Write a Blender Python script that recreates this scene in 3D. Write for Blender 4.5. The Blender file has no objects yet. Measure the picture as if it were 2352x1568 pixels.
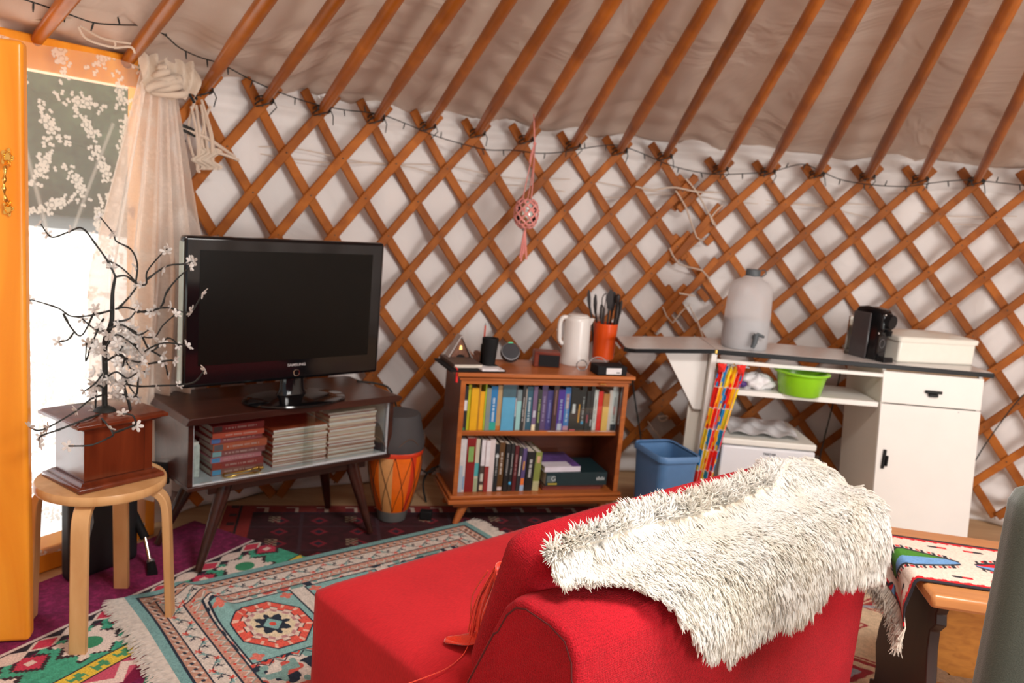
import bpy, bmesh, math, random
import numpy as np
from mathutils import Vector, Matrix, Euler
PI = math.pi
rnd = random.Random(7)
nprs = np.random.RandomState(5)
SC = bpy.context.scene
COL = SC.collection

# ------------------------------------------------------------------ camera
CH, CP, CR, CF = 1.3184, 0.1641, 0.0865, 1866.32      # height, pitch, roll, focal length in pixels of a 2352 wide frame
cp_, sp_, cr_, sr_ = math.cos(CP), math.sin(CP), math.cos(CR), math.sin(CR)
cam_d = bpy.data.cameras.new('camera'); cam = bpy.data.objects.new('camera', cam_d); COL.objects.link(cam)
_r = Vector((cr_, sr_*sp_, sr_*cp_)); _f = Vector((0, cp_, -sp_)); _u = _r.cross(_f)
cam.matrix_world = Matrix(((_r.x, _u.x, -_f.x, 0), (_r.y, _u.y, -_f.y, 0), (_r.z, _u.z, -_f.z, CH), (0, 0, 0, 1)))
cam_d.sensor_width = 36; cam_d.lens = CF/2352*36; cam_d.clip_start = 0.05; cam_d.clip_end = 200
cam_d.dof.use_dof = True; cam_d.dof.focus_distance = 1.45; cam_d.dof.aperture_fstop = 5.0
SC.camera = cam
# ------------------------------------------------------------------ view, world, lights
SC.view_settings.view_transform = 'Standard'; SC.view_settings.look = 'None'
SC.view_settings.gamma = 1; SC.view_settings.use_curve_mapping = False
SC.view_settings.exposure = 0.75
W = bpy.data.worlds.new('world'); SC.world = W; W.use_nodes = True
nt = W.node_tree; nt.nodes.clear()
bg = nt.nodes.new('ShaderNodeBackground'); ow = nt.nodes.new('ShaderNodeOutputWorld')
bg.inputs[0].default_value = (0.86, 0.93, 1.0, 1); bg.inputs[1].default_value = 0.36
nt.links.new(bg.outputs[0], ow.inputs[0])
def light(name, kind, loc, rot, energy, color=(1, 1, 1), size=1, sizey=None, spread=None):
    l = bpy.data.lights.new(name, kind); l.energy = energy; l.color = color
    if kind == 'AREA':
        l.size = size
        if sizey: l.shape = 'RECTANGLE'; l.size_y = sizey
        else: l.shape = 'DISK'
        if spread: l.spread = spread
    if kind == 'SUN': l.angle = math.radians(1.0)
    o = bpy.data.objects.new(name, l); o.location = loc; o.rotation_euler = rot; COL.objects.link(o); return o
light('sun', 'SUN', (6, 9, 8), Vector((-.38, -.42, -.82)).to_track_quat('-Z', 'Y').to_euler(), 7.0, (1, .97, .92))
light('crown_daylight', 'AREA', (0.8, 1.0, 2.45), (0, 0, 0), 50, (1, .97, .93), 0.9)
light('rear_right_fill', 'AREA', (3.15, -.55, 1.35), Euler((math.radians(84), 0, math.radians(20))), 62, (1, .97, .94), 1.5, 1.5)  # added fill lamp out of view, brightens the right wall and kitchen
light('left_door_daylight', 'AREA', (-1.95, 2.5, 0.95), Euler((math.radians(90), 0, math.radians(-62))), 3.5, (.86, .94, 1.0), 0.7, 1.5)

# ------------------------------------------------------------------ geometry helpers
def at(px, py, z=None, Y=None):
    """point of the place seen at a pixel of the photo, at height z or at distance Y"""
    a = px-1176; b = py-784
    x = a*cr_+b*sr_; y = -a*sr_+b*cr_
    r = Vector((x, CF*cp_-y*sp_, -CF*sp_-y*cp_))
    t = (z-CH)/r.z if z is not None else Y/r.y
    return Vector((0, 0, CH))+r*t

class MB:
    def __init__(s): s.v = []; s.f = []; s.c = []; s.m = []; s.M = Matrix(); s.mi = 0
    def add(s, vs, fs, mi=None):
        o = len(s.v)
        for p in vs: s.v.append(s.M @ Vector(p))
        for f in fs: s.f.append([i+o for i in f]); s.m.append(s.mi if mi is None else mi)
        return s
    def box(s, a, b, R=None, mi=None, taper=None):
        x0, y0, z0 = a; x1, y1, z1 = b
        vs = [(x0, y0, z0), (x1, y0, z0), (x1, y1, z0), (x0, y1, z0), (x0, y0, z1), (x1, y0, z1), (x1, y1, z1), (x0, y1, z1)]
        if taper:
            cx, cy = (x0+x1)/2, (y0+y1)/2
            vs = [((cx+(x-cx)*(taper if z == z0 else 1)), (cy+(y-cy)*(taper if z == z0 else 1)), z) for x, y, z in vs]
        if R: vs = [R @ Vector(v) for v in vs]
        return s.add(vs, [(0, 3, 2, 1), (4, 5, 6, 7), (0, 1, 5, 4), (1, 2, 6, 5), (2, 3, 7, 6), (3, 0, 4, 7)], mi)
    def hexa(s, p, mi=None):
        return s.add(p, [(0, 3, 2, 1), (4, 5, 6, 7), (0, 1, 5, 4), (1, 2, 6, 5), (2, 3, 7, 6), (3, 0, 4, 7)], mi)
    def prism(s, outline, y0, y1, axis='y', mi=None):
        n = len(outline)
        def P(a, b, t): return {'y': (a, t, b), 'z': (a, b, t), 'x': (t, a, b)}[axis]
        vs = [P(a, b, y0) for a, b in outline]+[P(a, b, y1) for a, b in outline]
        fs = [tuple(range(n))[::-1], tuple(range(n, 2*n))]+[(i, (i+1) % n, (i+1) % n+n, i+n) for i in range(n)]
        return s.add(vs, fs, mi)
    def tube(s, pts, r, n=8, cap=True, mi=None, closed=False):
        pts = [Vector(p) for p in pts]; m = len(pts)
        if not hasattr(r, '__len__'): r = [r]*m
        vs = []; t0 = None; nrm = None
        for i, p in enumerate(pts):
            if closed: t = (pts[(i+1) % m]-pts[i-1]).normalized()
            else: t = (pts[min(i+1, m-1)]-pts[max(i-1, 0)]).normalized()
            if nrm is None:
                nrm = t.orthogonal().normalized()
            else:
                nrm = (nrm-t*nrm.dot(t))
                nrm = nrm.normalized() if nrm.length > 1e-6 else t.orthogonal().normalized()
            b = t.cross(nrm)
            for k in range(n):
                a = 2*PI*k/n; vs.append(p+(nrm*math.cos(a)+b*math.sin(a))*r[i])
        fs = []
        for i in range(m if closed else m-1):
            j = (i+1) % m
            for k in range(n): fs.append((i*n+k, i*n+(k+1) % n, j*n+(k+1) % n, j*n+k))
        if cap and not closed: fs.append(tuple(range(n))[::-1]); fs.append(tuple(range((m-1)*n, m*n)))
        return s.add(vs, fs, mi)
    def ribbon(s, pts, nrms, w, t, mi=None):
        """flat bar through pts, nrms = face normals"""
        vs = []; m = len(pts)
        for i, p in enumerate(pts):
            p = Vector(p); d = (Vector(pts[min(i+1, m-1)])-Vector(pts[max(i-1, 0)])).normalized()
            n_ = Vector(nrms[i]).normalized(); b = d.cross(n_).normalized()
            for sx, sy in ((-1, -1), (1, -1), (1, 1), (-1, 1)): vs.append(p+b*sx*w/2+n_*sy*t/2)
        fs = [(0, 3, 2, 1), tuple((m-1)*4+k for k in range(4))]
        for i in range(m-1):
            for k in range(4): fs.append((i*4+k, i*4+(k+1) % 4, (i+1)*4+(k+1) % 4, (i+1)*4+k))
        return s.add(vs, fs, mi)
    def lathe(s, prof, n=32, c=(0, 0, 0), mi=None, sx=1, sy=1):
        vs = []; fs = []; m = len(prof)
        for r, z in prof:
            for k in range(n):
                a = 2*PI*k/n; vs.append((c[0]+r*sx*math.cos(a), c[1]+r*sy*math.sin(a), c[2]+z))
        for i in range(m-1):
            for k in range(n): fs.append((i*n+k, i*n+(k+1) % n, (i+1)*n+(k+1) % n, (i+1)*n+k))
        if prof[0][0] > 1e-5: fs.append(tuple(range(n))[::-1])
        if prof[-1][0] > 1e-5: fs.append(tuple(range((m-1)*n, m*n)))
        return s.add(vs, fs, mi)
    def grid(s, fn, nu, nv, mi=None):
        vs = [fn(i/nu, j/nv) for j in range(nv+1) for i in range(nu+1)]
        fs = [(j*(nu+1)+i, j*(nu+1)+i+1, (j+1)*(nu+1)+i+1, (j+1)*(nu+1)+i) for j in range(nv) for i in range(nu)]
        return s.add(vs, fs, mi)
    def sphere(s, c, r, n=12, m=8, sc=(1, 1, 1), mi=None):
        prof = [(r*math.sin(PI*i/m), -r*math.cos(PI*i/m)) for i in range(m+1)]
        vs = []; fs = []
        for a_, z in prof:
            for k in range(n):
                a = 2*PI*k/n; vs.append((c[0]+a_*sc[0]*math.cos(a), c[1]+a_*sc[1]*math.sin(a), c[2]+z*sc[2]))
        for i in range(m):
            for k in range(n): fs.append((i*n+k, i*n+(k+1) % n, (i+1)*n+(k+1) % n, (i+1)*n+k))
        return s.add(vs, fs, mi)
    def build(s, name, mat, parent=None, smooth=None, bevel=0, seg=2, loc=None, cols=None, rot=None):
        me = bpy.data.meshes.new(name); me.from_pydata([tuple(v) for v in s.v], [], s.f)
        mats = mat if isinstance(mat, (list, tuple)) else [mat]
        for m in mats: me.materials.append(m)
        if len(mats) > 1: me.polygons.foreach_set('material_index', s.m)
        bm = bmesh.new(); bm.from_mesh(me); bmesh.ops.remove_doubles(bm, verts=bm.verts, dist=1e-6) if cols is None else None
        bmesh.ops.recalc_face_normals(bm, faces=bm.faces); bm.to_mesh(me); bm.free()
        if cols is not None:
            ca = me.color_attributes.new('Col', 'FLOAT_COLOR', 'POINT'); ca.data.foreach_set('color', np.asarray(cols, dtype=np.float32).ravel())
        if smooth is not None:
            me.polygons.foreach_set('use_smooth', [True]*len(me.polygons))
            if smooth < 180: me.set_sharp_from_angle(angle=math.radians(smooth))
        o = bpy.data.objects.new(name, me); COL.objects.link(o)
        if parent is not None: o.parent = parent
        if loc is not None: o.location = loc
        if rot is not None: o.rotation_euler = rot
        if bevel:
            b = o.modifiers.new('bevel', 'BEVEL'); b.width = bevel; b.segments = seg; b.limit_method = 'ANGLE'; b.angle_limit = math.radians(35)
            if smooth is None: me.polygons.foreach_set('use_smooth', [True]*len(me.polygons)); me.set_sharp_from_angle(angle=math.radians(40)); b.harden_normals = False
        return o

def tag(o, label=None, cat=None, group=None, kind=None):
    if label: o['label'] = label
    if cat: o['category'] = cat
    if group: o['group'] = group
    if kind: o['kind'] = kind
    return o
def thing(name, label, cat, loc=(0, 0, 0), rz=0, group=None, rot=None):
    o = bpy.data.objects.new(name, None); COL.objects.link(o); o.empty_display_size = .05
    o.location = loc; o.rotation_euler = rot or (0, 0, rz)
    return tag(o, label, cat, group)
def text(s, name, size, mat, parent, loc, rot, extrude=.0006, sx=1, label=None, align='CENTER'):
    c = bpy.data.curves.new(name, 'FONT'); c.body = s; c.size = size; c.extrude = extrude; c.align_x = align; c.align_y = 'CENTER'; c.offset = size*.012
    o = bpy.data.objects.new('tmp', c); COL.objects.link(o)
    dg = bpy.context.evaluated_depsgraph_get(); me = bpy.data.meshes.new_from_object(o.evaluated_get(dg))
    bpy.data.objects.remove(o); bpy.data.curves.remove(c)
    me.materials.clear(); me.materials.append(mat)
    o = bpy.data.objects.new(name, me); COL.objects.link(o); o.parent = parent; o.location = loc; o.rotation_euler = rot; o.scale = (sx, 1, 1)
    if label: o['label'] = label
    return o

# ------------------------------------------------------------------ materials
def srgb(r, g, b):
    def f(c):
        c = c/255
        return c/12.92 if c <= .04045 else ((c+.055)/1.055)**2.4
    return (f(r), f(g), f(b))
def newmat(name):
    m = bpy.data.materials.new(name); m.use_nodes = True
    n = m.node_tree.nodes; b = n['Principled BSDF']; return m, m.node_tree, n, b
_mc = {}
def plain(name, col, rough=.5, metal=0, vary=.06, scale=30, bump=0, bscale=200, spec=None, coat=0, alpha=1, trans=0, sss=0):
    if name in _mc: return _mc[name]
    m, t, n, b = newmat(name)
    b.inputs['Roughness'].default_value = rough; b.inputs['Metallic'].default_value = metal
    if spec is not None: b.inputs['Specular IOR Level'].default_value = spec
    if coat: b.inputs['Coat Weight'].default_value = coat; b.inputs['Coat Roughness'].default_value = .08
    if trans: b.inputs['Transmission Weight'].default_value = trans
    if alpha < 1: b.inputs['Alpha'].default_value = alpha
    tc = n.new('ShaderNodeTexCoord'); no = n.new('ShaderNodeTexNoise'); no.inputs['Scale'].default_value = scale; no.inputs['Detail'].default_value = 4
    t.links.new(tc.outputs['Object'], no.inputs['Vector'])
    cr = n.new('ShaderNodeValToRGB'); cr.color_ramp.elements[0].position = .25; cr.color_ramp.elements[1].position = .75
    cr.color_ramp.elements[0].color = tuple(c*(1-vary) for c in col)+(1,); cr.color_ramp.elements[1].color = tuple(min(1, c*(1+vary)) for c in col)+(1,)
    t.links.new(no.outputs['Fac'], cr.inputs['Fac']); t.links.new(cr.outputs['Color'], b.inputs['Base Color'])
    if bump:
        n2 = n.new('ShaderNodeTexNoise'); n2.inputs['Scale'].default_value = bscale; n2.inputs['Detail'].default_value = 3
        t.links.new(tc.outputs['Object'], n2.inputs['Vector'])
        bp = n.new('ShaderNodeBump'); bp.inputs['Strength'].default_value = bump; bp.inputs['Distance'].default_value = .004
        t.links.new(n2.outputs['Fac'], bp.inputs['Height']); t.links.new(bp.outputs['Normal'], b.inputs['Normal'])
    _mc[name] = m; return m
def wood(name, c1, c2, rough=.35, scale=(2, 26, 26), knots=0, coat=0, rand=0, bump=.15):
    if name in _mc: return _mc[name]
    m, t, n, b = newmat(name)
    b.inputs['Roughness'].default_value = rough; b.inputs['Specular IOR Level'].default_value = .3
    if coat: b.inputs['Coat Weight'].default_value = coat*.6; b.inputs['Coat Roughness'].default_value = .15
    tc = n.new('ShaderNodeTexCoord'); mp = n.new('ShaderNodeMapping'); mp.inputs['Scale'].default_value = scale
    t.links.new(tc.outputs['Object'], mp.inputs['Vector'])
    no = n.new('ShaderNodeTexNoise'); no.inputs['Scale'].default_value = 1.0; no.inputs['Detail'].default_value = 6; no.inputs['Distortion'].default_value = .8
    t.links.new(mp.outputs['Vector'], no.inputs['Vector'])
    cr = n.new('ShaderNodeValToRGB'); cr.color_ramp.elements[0].position = .3; cr.color_ramp.elements[1].position = .7
    cr.color_ramp.elements[0].color = c1+(1,); cr.color_ramp.elements[1].color = c2+(1,)
    t.links.new(no.outputs['Fac'], cr.inputs['Fac'])
    out = cr.outputs['Color']
    if rand:
        oi = n.new('ShaderNodeObjectInfo'); mr = n.new('ShaderNodeMapRange'); mr.inputs['To Min'].default_value = 1-rand; mr.inputs['To Max'].default_value = 1+rand
        t.links.new(oi.outputs['Random'], mr.inputs['Value'])
        vm = n.new('ShaderNodeVectorMath'); vm.operation = 'SCALE'; t.links.new(out, vm.inputs[0]); t.links.new(mr.outputs['Result'], vm.inputs['Scale']); out = vm.outputs['Vector']
    t.links.new(out, b.inputs['Base Color'])
    bp = n.new('ShaderNodeBump'); bp.inputs['Strength'].default_value = bump; bp.inputs['Distance'].default_value = .002
    t.links.new(no.outputs['Fac'], bp.inputs['Height']); t.links.new(bp.outputs['Normal'], b.inputs['Normal'])
    _mc[name] = m; return m
def cloth(name, col, rough=.9, weave=900, vary=.12, bump=.4, sheen=.3, scale=(1, 1, 1), col2=None, wrinkle=0, translucent=0, stain=None):
    if name in _mc: return _mc[name]
    m, t, n, b = newmat(name)
    b.inputs['Roughness'].default_value = rough; b.inputs['Sheen Weight'].default_value = sheen; b.inputs['Specular IOR Level'].default_value = .2
    tc = n.new('ShaderNodeTexCoord'); mp = n.new('ShaderNodeMapping'); mp.inputs['Scale'].default_value = scale
    t.links.new(tc.outputs['Object'], mp.inputs['Vector'])
    n1 = n.new('ShaderNodeTexNoise'); n1.inputs['Scale'].default_value = weave; n1.inputs['Detail'].default_value = 2
    n2 = n.new('ShaderNodeTexNoise'); n2.inputs['Scale'].default_value = 6; n2.inputs['Detail'].default_value = 5
    t.links.new(mp.outputs['Vector'], n1.inputs['Vector']); t.links.new(tc.outputs['Object'], n2.inputs['Vector'])
    mx = n.new('ShaderNodeMath'); mx.operation = 'MULTIPLY_ADD'; mx.inputs[1].default_value = .6; t.links.new(n1.outputs['Fac'], mx.inputs[0])
    m2 = n.new('ShaderNodeMath'); m2.operation = 'MULTIPLY'; m2.inputs[1].default_value = .4; t.links.new(n2.outputs['Fac'], m2.inputs[0]); t.links.new(m2.outputs[0], mx.inputs[2])
    cr = n.new('ShaderNodeValToRGB'); cr.color_ramp.elements[0].position = .35; cr.color_ramp.elements[1].position = .65
    c2 = col2 or tuple(min(1, c*(1+vary)) for c in col)
    cr.color_ramp.elements[0].color = tuple(c*(1-vary) for c in col)+(1,); cr.color_ramp.elements[1].color = c2+(1,)
    t.links.new(mx.outputs[0], cr.inputs['Fac']); t.links.new(cr.outputs['Color'], b.inputs['Base Color'])
    bp = n.new('ShaderNodeBump'); bp.inputs['Strength'].default_value = bump; bp.inputs['Distance'].default_value = .0015
    t.links.new(n1.outputs['Fac'], bp.inputs['Height'])
    if wrinkle:
        n3 = n.new('ShaderNodeTexNoise'); n3.inputs['Scale'].default_value = 2.2; n3.inputs['Detail'].default_value = 3; n3.inputs['Distortion'].default_value = 1.4
        t.links.new(tc.outputs['Object'], n3.inputs['Vector'])
        b2 = n.new('ShaderNodeBump'); b2.inputs['Strength'].default_value = wrinkle; b2.inputs['Distance'].default_value = .05
        t.links.new(n3.outputs['Fac'], b2.inputs['Height']); t.links.new(b2.outputs['Normal'], bp.inputs['Normal'])
    t.links.new(bp.outputs['Normal'], b.inputs['Normal'])
    if translucent:
        tr = n.new('ShaderNodeBsdfTranslucent'); t.links.new(cr.outputs['Color'], tr.inputs['Color'])
        ms = n.new('ShaderNodeMixShader'); ms.inputs[0].default_value = translucent
        t.links.new(b.outputs[0], ms.inputs[1]); t.links.new(tr.outputs[0], ms.inputs[2]); t.links.new(ms.outputs[0], n['Material Output'].inputs['Surface'])
    _mc[name] = m; return m
def knit(m, size=.0042, depth=.6):
    n = m.node_tree.nodes; t = m.node_tree; b = n['Principled BSDF']
    tc = n.new('ShaderNodeTexCoord'); vo = n.new('ShaderNodeTexVoronoi'); vo.inputs['Scale'].default_value = 1/size; vo.inputs['Randomness'].default_value = .35
    t.links.new(tc.outputs['Object'], vo.inputs['Vector'])
    bp = n.new('ShaderNodeBump'); bp.invert = True; bp.inputs['Strength'].default_value = depth; bp.inputs['Distance'].default_value = .0022
    t.links.new(vo.outputs['Distance'], bp.inputs['Height']); old = b.inputs['Normal'].links[0].from_socket
    t.links.new(old, bp.inputs['Normal']); t.links.new(bp.outputs['Normal'], b.inputs['Normal'])
def colmat(name, rough=.9, bump=.5, bscale=500, alpha=False, vary=.25, translucent=0, nscale=250, sheen=.2):
    """material that reads the woven or printed colours stored on the mesh"""
    if name in _mc: return _mc[name]
    m, t, n, b = newmat(name); b.inputs['Roughness'].default_value = rough; b.inputs['Sheen Weight'].default_value = sheen*.3; b.inputs['Specular IOR Level'].default_value = .1
    at_ = n.new('ShaderNodeAttribute'); at_.attribute_name = 'Col'
    tc = n.new('ShaderNodeTexCoord'); no = n.new('ShaderNodeTexNoise'); no.inputs['Scale'].default_value = nscale; no.inputs['Detail'].default_value = 3
    t.links.new(tc.outputs['Object'], no.inputs['Vector'])
    mr = n.new('ShaderNodeMapRange'); mr.inputs['From Min'].default_value = .3; mr.inputs['From Max'].default_value = .7; mr.inputs['To Min'].default_value = 1-vary; mr.inputs['To Max'].default_value = 1+vary
    t.links.new(no.outputs['Fac'], mr.inputs['Value'])
    vm = n.new('ShaderNodeVectorMath'); vm.operation = 'SCALE'; t.links.new(at_.outputs['Color'], vm.inputs[0]); t.links.new(mr.outputs['Result'], vm.inputs['Scale'])
    t.links.new(vm.outputs['Vector'], b.inputs['Base Color'])
    n2 = n.new('ShaderNodeTexNoise'); n2.inputs['Scale'].default_value = bscale; t.links.new(tc.outputs['Object'], n2.inputs['Vector'])
    bp = n.new('ShaderNodeBump'); bp.inputs['Strength'].default_value = bump; bp.inputs['Distance'].default_value = .003
    t.links.new(n2.outputs['Fac'], bp.inputs['Height']); t.links.new(bp.outputs['Normal'], b.inputs['Normal'])
    last = b.outputs[0]
    if translucent:
        tr = n.new('ShaderNodeBsdfTranslucent'); t.links.new(vm.outputs['Vector'], tr.inputs['Color'])
        ms = n.new('ShaderNodeMixShader'); ms.inputs[0].default_value = translucent
        t.links.new(last, ms.inputs[1]); t.links.new(tr.outputs[0], ms.inputs[2]); last = ms.outputs[0]
    if alpha:
        tp = n.new('ShaderNodeBsdfTransparent'); ms = n.new('ShaderNodeMixShader')
        t.links.new(at_.outputs['Alpha'], ms.inputs[0]); t.links.new(tp.outputs[0], ms.inputs[1]); t.links.new(last, ms.inputs[2]); last = ms.outputs[0]
    t.links.new(last, n['Material Output'].inputs['Surface'])
    _mc[name] = m; return m

M_canvas = cloth('white_canvas', (.74, .70, .68), weave=500, vary=.03, bump=.1, sheen=0, wrinkle=.5)
M_roof = cloth('roof_canvas', (.62, .50, .42), weave=500, vary=.04, bump=.1, sheen=0, wrinkle=.7)
M_slat = wood('lattice_wood', (.235, .061, .006), (.40, .118, .013), rough=.6, scale=(9, 9, 9), rand=.16)
M_pole = wood('pole_wood', (.20, .050, .003), (.40, .115, .009), rough=.34, scale=(5, 5, 3), rand=.38, coat=.2)
M_door = wood('door_wood', (.80, .24, .012), (.98, .40, .035), rough=.35, scale=(10, 10, 1.2), coat=.3)
M_dark = wood('dark_wood', (.028, .0085, .006), (.060, .018, .012), rough=.3, scale=(3, 30, 30), coat=.35)
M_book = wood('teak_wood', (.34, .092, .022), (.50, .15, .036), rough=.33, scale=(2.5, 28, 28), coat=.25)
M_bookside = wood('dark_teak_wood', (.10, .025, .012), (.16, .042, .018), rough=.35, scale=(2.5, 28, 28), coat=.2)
M_maho = wood('mahogany_wood', (.095, .016, .005), (.17, .032, .010), rough=.25, scale=(22, 22, 3), coat=1.2)
M_birch = wood('birch_wood', (.62, .33, .13), (.74, .44, .20), rough=.4, scale=(22, 22, 3), coat=.15)
M_oak = wood('oak_wood', (.42, .165, .055), (.56, .24, .085), rough=.3, scale=(2, 30, 30), coat=.35)
M_oakdark = wood('carved_dark_wood', (.014, .006, .005), (.03, .011, .007), rough=.45, scale=(20, 20, 4))
M_oakgold = wood('golden_oak', (.34, .12, .02), (.50, .20, .035), rough=.4, scale=(20, 20, 60), coat=.1)
M_white = plain('white_paint', (.82, .80, .76), .38, vary=.02, scale=8)
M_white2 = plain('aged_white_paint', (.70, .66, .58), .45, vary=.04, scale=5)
M_lam = plain('pale_laminate', (.70, .67, .65), .22, vary=.05, scale=60)
M_black = plain('black_plastic', (.006, .006, .007), .35, spec=.25)
M_blackmat = plain('matt_black', (.010, .010, .011), .7, spec=.2)
M_gloss = plain('gloss_black', (.005, .005, .006), .08, spec=.35, coat=.15)
M_screen = plain('screen_black', (.006, .005, .004), .25, spec=.12)
M_brass = plain('brass', (.90, .56, .14), .2, metal=1)
M_chrome = plain('chrome', (.75, .75, .75), .15, metal=1)
M_steel = plain('grey_metal', (.35, .36, .38), .35, metal=.8)
M_red = cloth('red_upholstery', (.36, .0045, .012), weave=420, vary=.35, bump=1.0, sheen=.03)
knit(M_red)
M_redseat = cloth('red_velour', (.50, .014, .020), weave=90, vary=.18, bump=.3, sheen=.06, scale=(1, 6, 1))
M_scarf = cloth('orange_red_silk', (.80, .045, .012), rough=.45, weave=500, vary=.15, bump=.2, sheen=.5)
M_piping = plain('piping_cord', (.10, .003, .005), .8)
M_rope = cloth('cream_rope', (.62, .50, .40), weave=900, vary=.15, bump=.4)
M_lace = cloth('cream_cotton', (.78, .66, .54), weave=700, vary=.08, bump=.2, translucent=.3)
M_cordb = plain('black_cord', (.012, .014, .013), .6)
M_pink = cloth('pink_cord', (.72, .27, .24), weave=900, vary=.15)
M_blue = plain('blue_plastic', (.085, .20, .40), .42)
M_green = plain('lime_plastic', (.26, .62, .012), .3, coat=.2)
M_paper = plain('paper_pages', (.72, .66, .57), .8, vary=.08, scale=300)
M_skin = plain('sheepskin_hide', (.70, .63, .52), .9)

def rug(name, label, cat, origin, ang, Lu, Lv, nu, nv, colfn, zfn, mat='rug_pile', thick=.006, kind=None, parent=None, group=None):
    """woven rug: colfn(U,V)->(n,3) colours in metres from its corner, zfn(U,V)-> height"""
    ca, sa = math.cos(ang), math.sin(ang)
    U, V = np.meshgrid(np.linspace(0, Lu, nu+1), np.linspace(0, Lv, nv+1))
    U = U.ravel(); V = V.ravel()
    z = zfn(U, V); x = U*ca+V*sa; y = U*sa-V*ca
    c = colfn(U, V)
    n = len(U)
    verts = np.concatenate([np.stack([x, y, z+thick], 1)])
    # skirt so that the rug has thickness
    idx = np.arange(n).reshape(nv+1, nu+1)
    q = np.stack([idx[:-1, :-1], idx[1:, :-1], idx[1:, 1:], idx[:-1, 1:]], -1).reshape(-1, 4)
    ring = np.concatenate([idx[0, :], idx[1:, -1], idx[-1, -2::-1], idx[-2:0:-1, 0]])
    sk = verts[ring].copy(); sk[:, 2] = z[ring]
    verts = np.concatenate([verts, sk]); m = len(ring); a = np.arange(m); b = (a+1) % m
    side = np.stack([ring[a], ring[b], n+b, n+a], 1)
    faces = np.concatenate([q, side]); cols = np.concatenate([c, c[ring]]); cols = np.concatenate([cols, np.ones((len(cols), 1))], 1)
    me = bpy.data.meshes.new(name); me.from_pydata(verts.tolist(), [], faces.tolist())
    ca_ = me.color_attributes.new('Col', 'FLOAT_COLOR', 'POINT'); ca_.data.foreach_set('color', cols.astype(np.float32).ravel())
    me.materials.append(colmat(mat)); me.polygons.foreach_set('use_smooth', [True]*len(me.polygons))
    o = bpy.data.objects.new(name, me); COL.objects.link(o); o.location = (origin[0], origin[1], 0)
    if label: tag(o, label, cat, group, kind)
    if parent: o.parent = parent
    return o

# ================================================================== THE YURT
CX, CY, RR = 1.0, 1.2, 2.84                      # lattice wall circle
APEX = Vector((.7, .5, 2.7))
ZT = 1.605
def nodeA(c, r):
    k = (c-14)/14
    th = -.2057+.5683*k-.0335*k*k-.0101*k**3+r*(.0014*k)+.0033*r*k*0
    z = 1.6004-.0215*k-.0121*k*k-.0015*k**3-.1391*r+.0161*r*k+.0074*r*k
    return th, z
def _fit(c, r, ct, cz, K):
    k = (c-14)/14
    B = [1, k, k*k, k**3][:K]+[r, r*k]
    return B
CT_A = (-.2057, .5683, -.0335, -.0101, 0.0, .0014+.0033); CZ_A = (1.6004, -.0215, -.0121, -.0015, -.1391, .0161+.0074)
CT_B = (-.1871, .5599, .007, -.0011, .002-.0016); CZ_B = (1.55, .0435, -.0018, -.1234, -.0229+.0095)
def node(sec, c, r):
    if sec == 'A':
        c_ = max(c, -3.9); ct, cz, K = CT_A, CZ_A, 4
    else: c_ = c; ct, cz, K = CT_B, CZ_B, 3
    k = (c_-14)/14; B = [1, k, k*k, k**3][:K]+[r, r*k]
    th = sum(a*b for a, b in zip(ct, B)); z = sum(a*b for a, b in zip(cz, B))
    return th, z
def wallp(th, z, off=0): return Vector((CX+(RR+off)*math.sin(th), CY+(RR+off)*math.cos(th), z))

# floor: pale boards under the rugs
M_floor = wood('pale_floorboards', (.42, .25, .13), (.55, .36, .20), rough=.6, scale=(3, 20, 1))
m = MB(); n = 72
vs = [(CX+3.02*math.cos(2*PI*i/n), CY+3.02*math.sin(2*PI*i/n), 0) for i in range(n)]
vs += [(x, y, -.12) for x, y, z in vs]
m.add(vs, [tuple(range(n)), tuple(range(n, 2*n))[::-1]]+[(i, (i+1) % n, (i+1) % n+n, i+n) for i in range(n)])
tag(m.build('floor', M_floor), kind='structure')

# canvas wall behind the lattice (opening for the left door, left open behind the camera to let fill light in)
def canvas_off(th, z):
    w = .018*math.sin(th*23+2*math.sin(z*3))+.012*math.sin(th*57+z*5)+.010*math.sin(z*19+5*math.sin(th*9))
    low = max(0, .35-z)/.35
    w += low*(.05*math.sin(z*60+3*math.sin(th*14))*.35+.035)
    top = max(0, z-1.45)/.25
    w += top*.012*math.sin(z*95+1.5*math.sin(th*7))
    return .062+w
def wall_part(name, t0, t1, nu, nv, z0=0.0, z1=1.79):
    m = MB()
    def fn(a, b):
        th = t0+(t1-t0)*a; z = z0+(z1-z0)*b
        return wallp(th, z, canvas_off(th, z))
    m.grid(fn, nu, nv)
    o = m.build(name, M_canvas, smooth=180)
    so = o.modifiers.new('solid', 'SOLIDIFY'); so.thickness = .004; so.offset = 1
    return tag(o, kind='structure')
wall_part('wall_back', -.93, .62, 420, 150)
wall_part('wall_right', .62, 1.9, 160, 60)
wall_part('wall_left', -2.5, -1.40, 120, 60)

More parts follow.
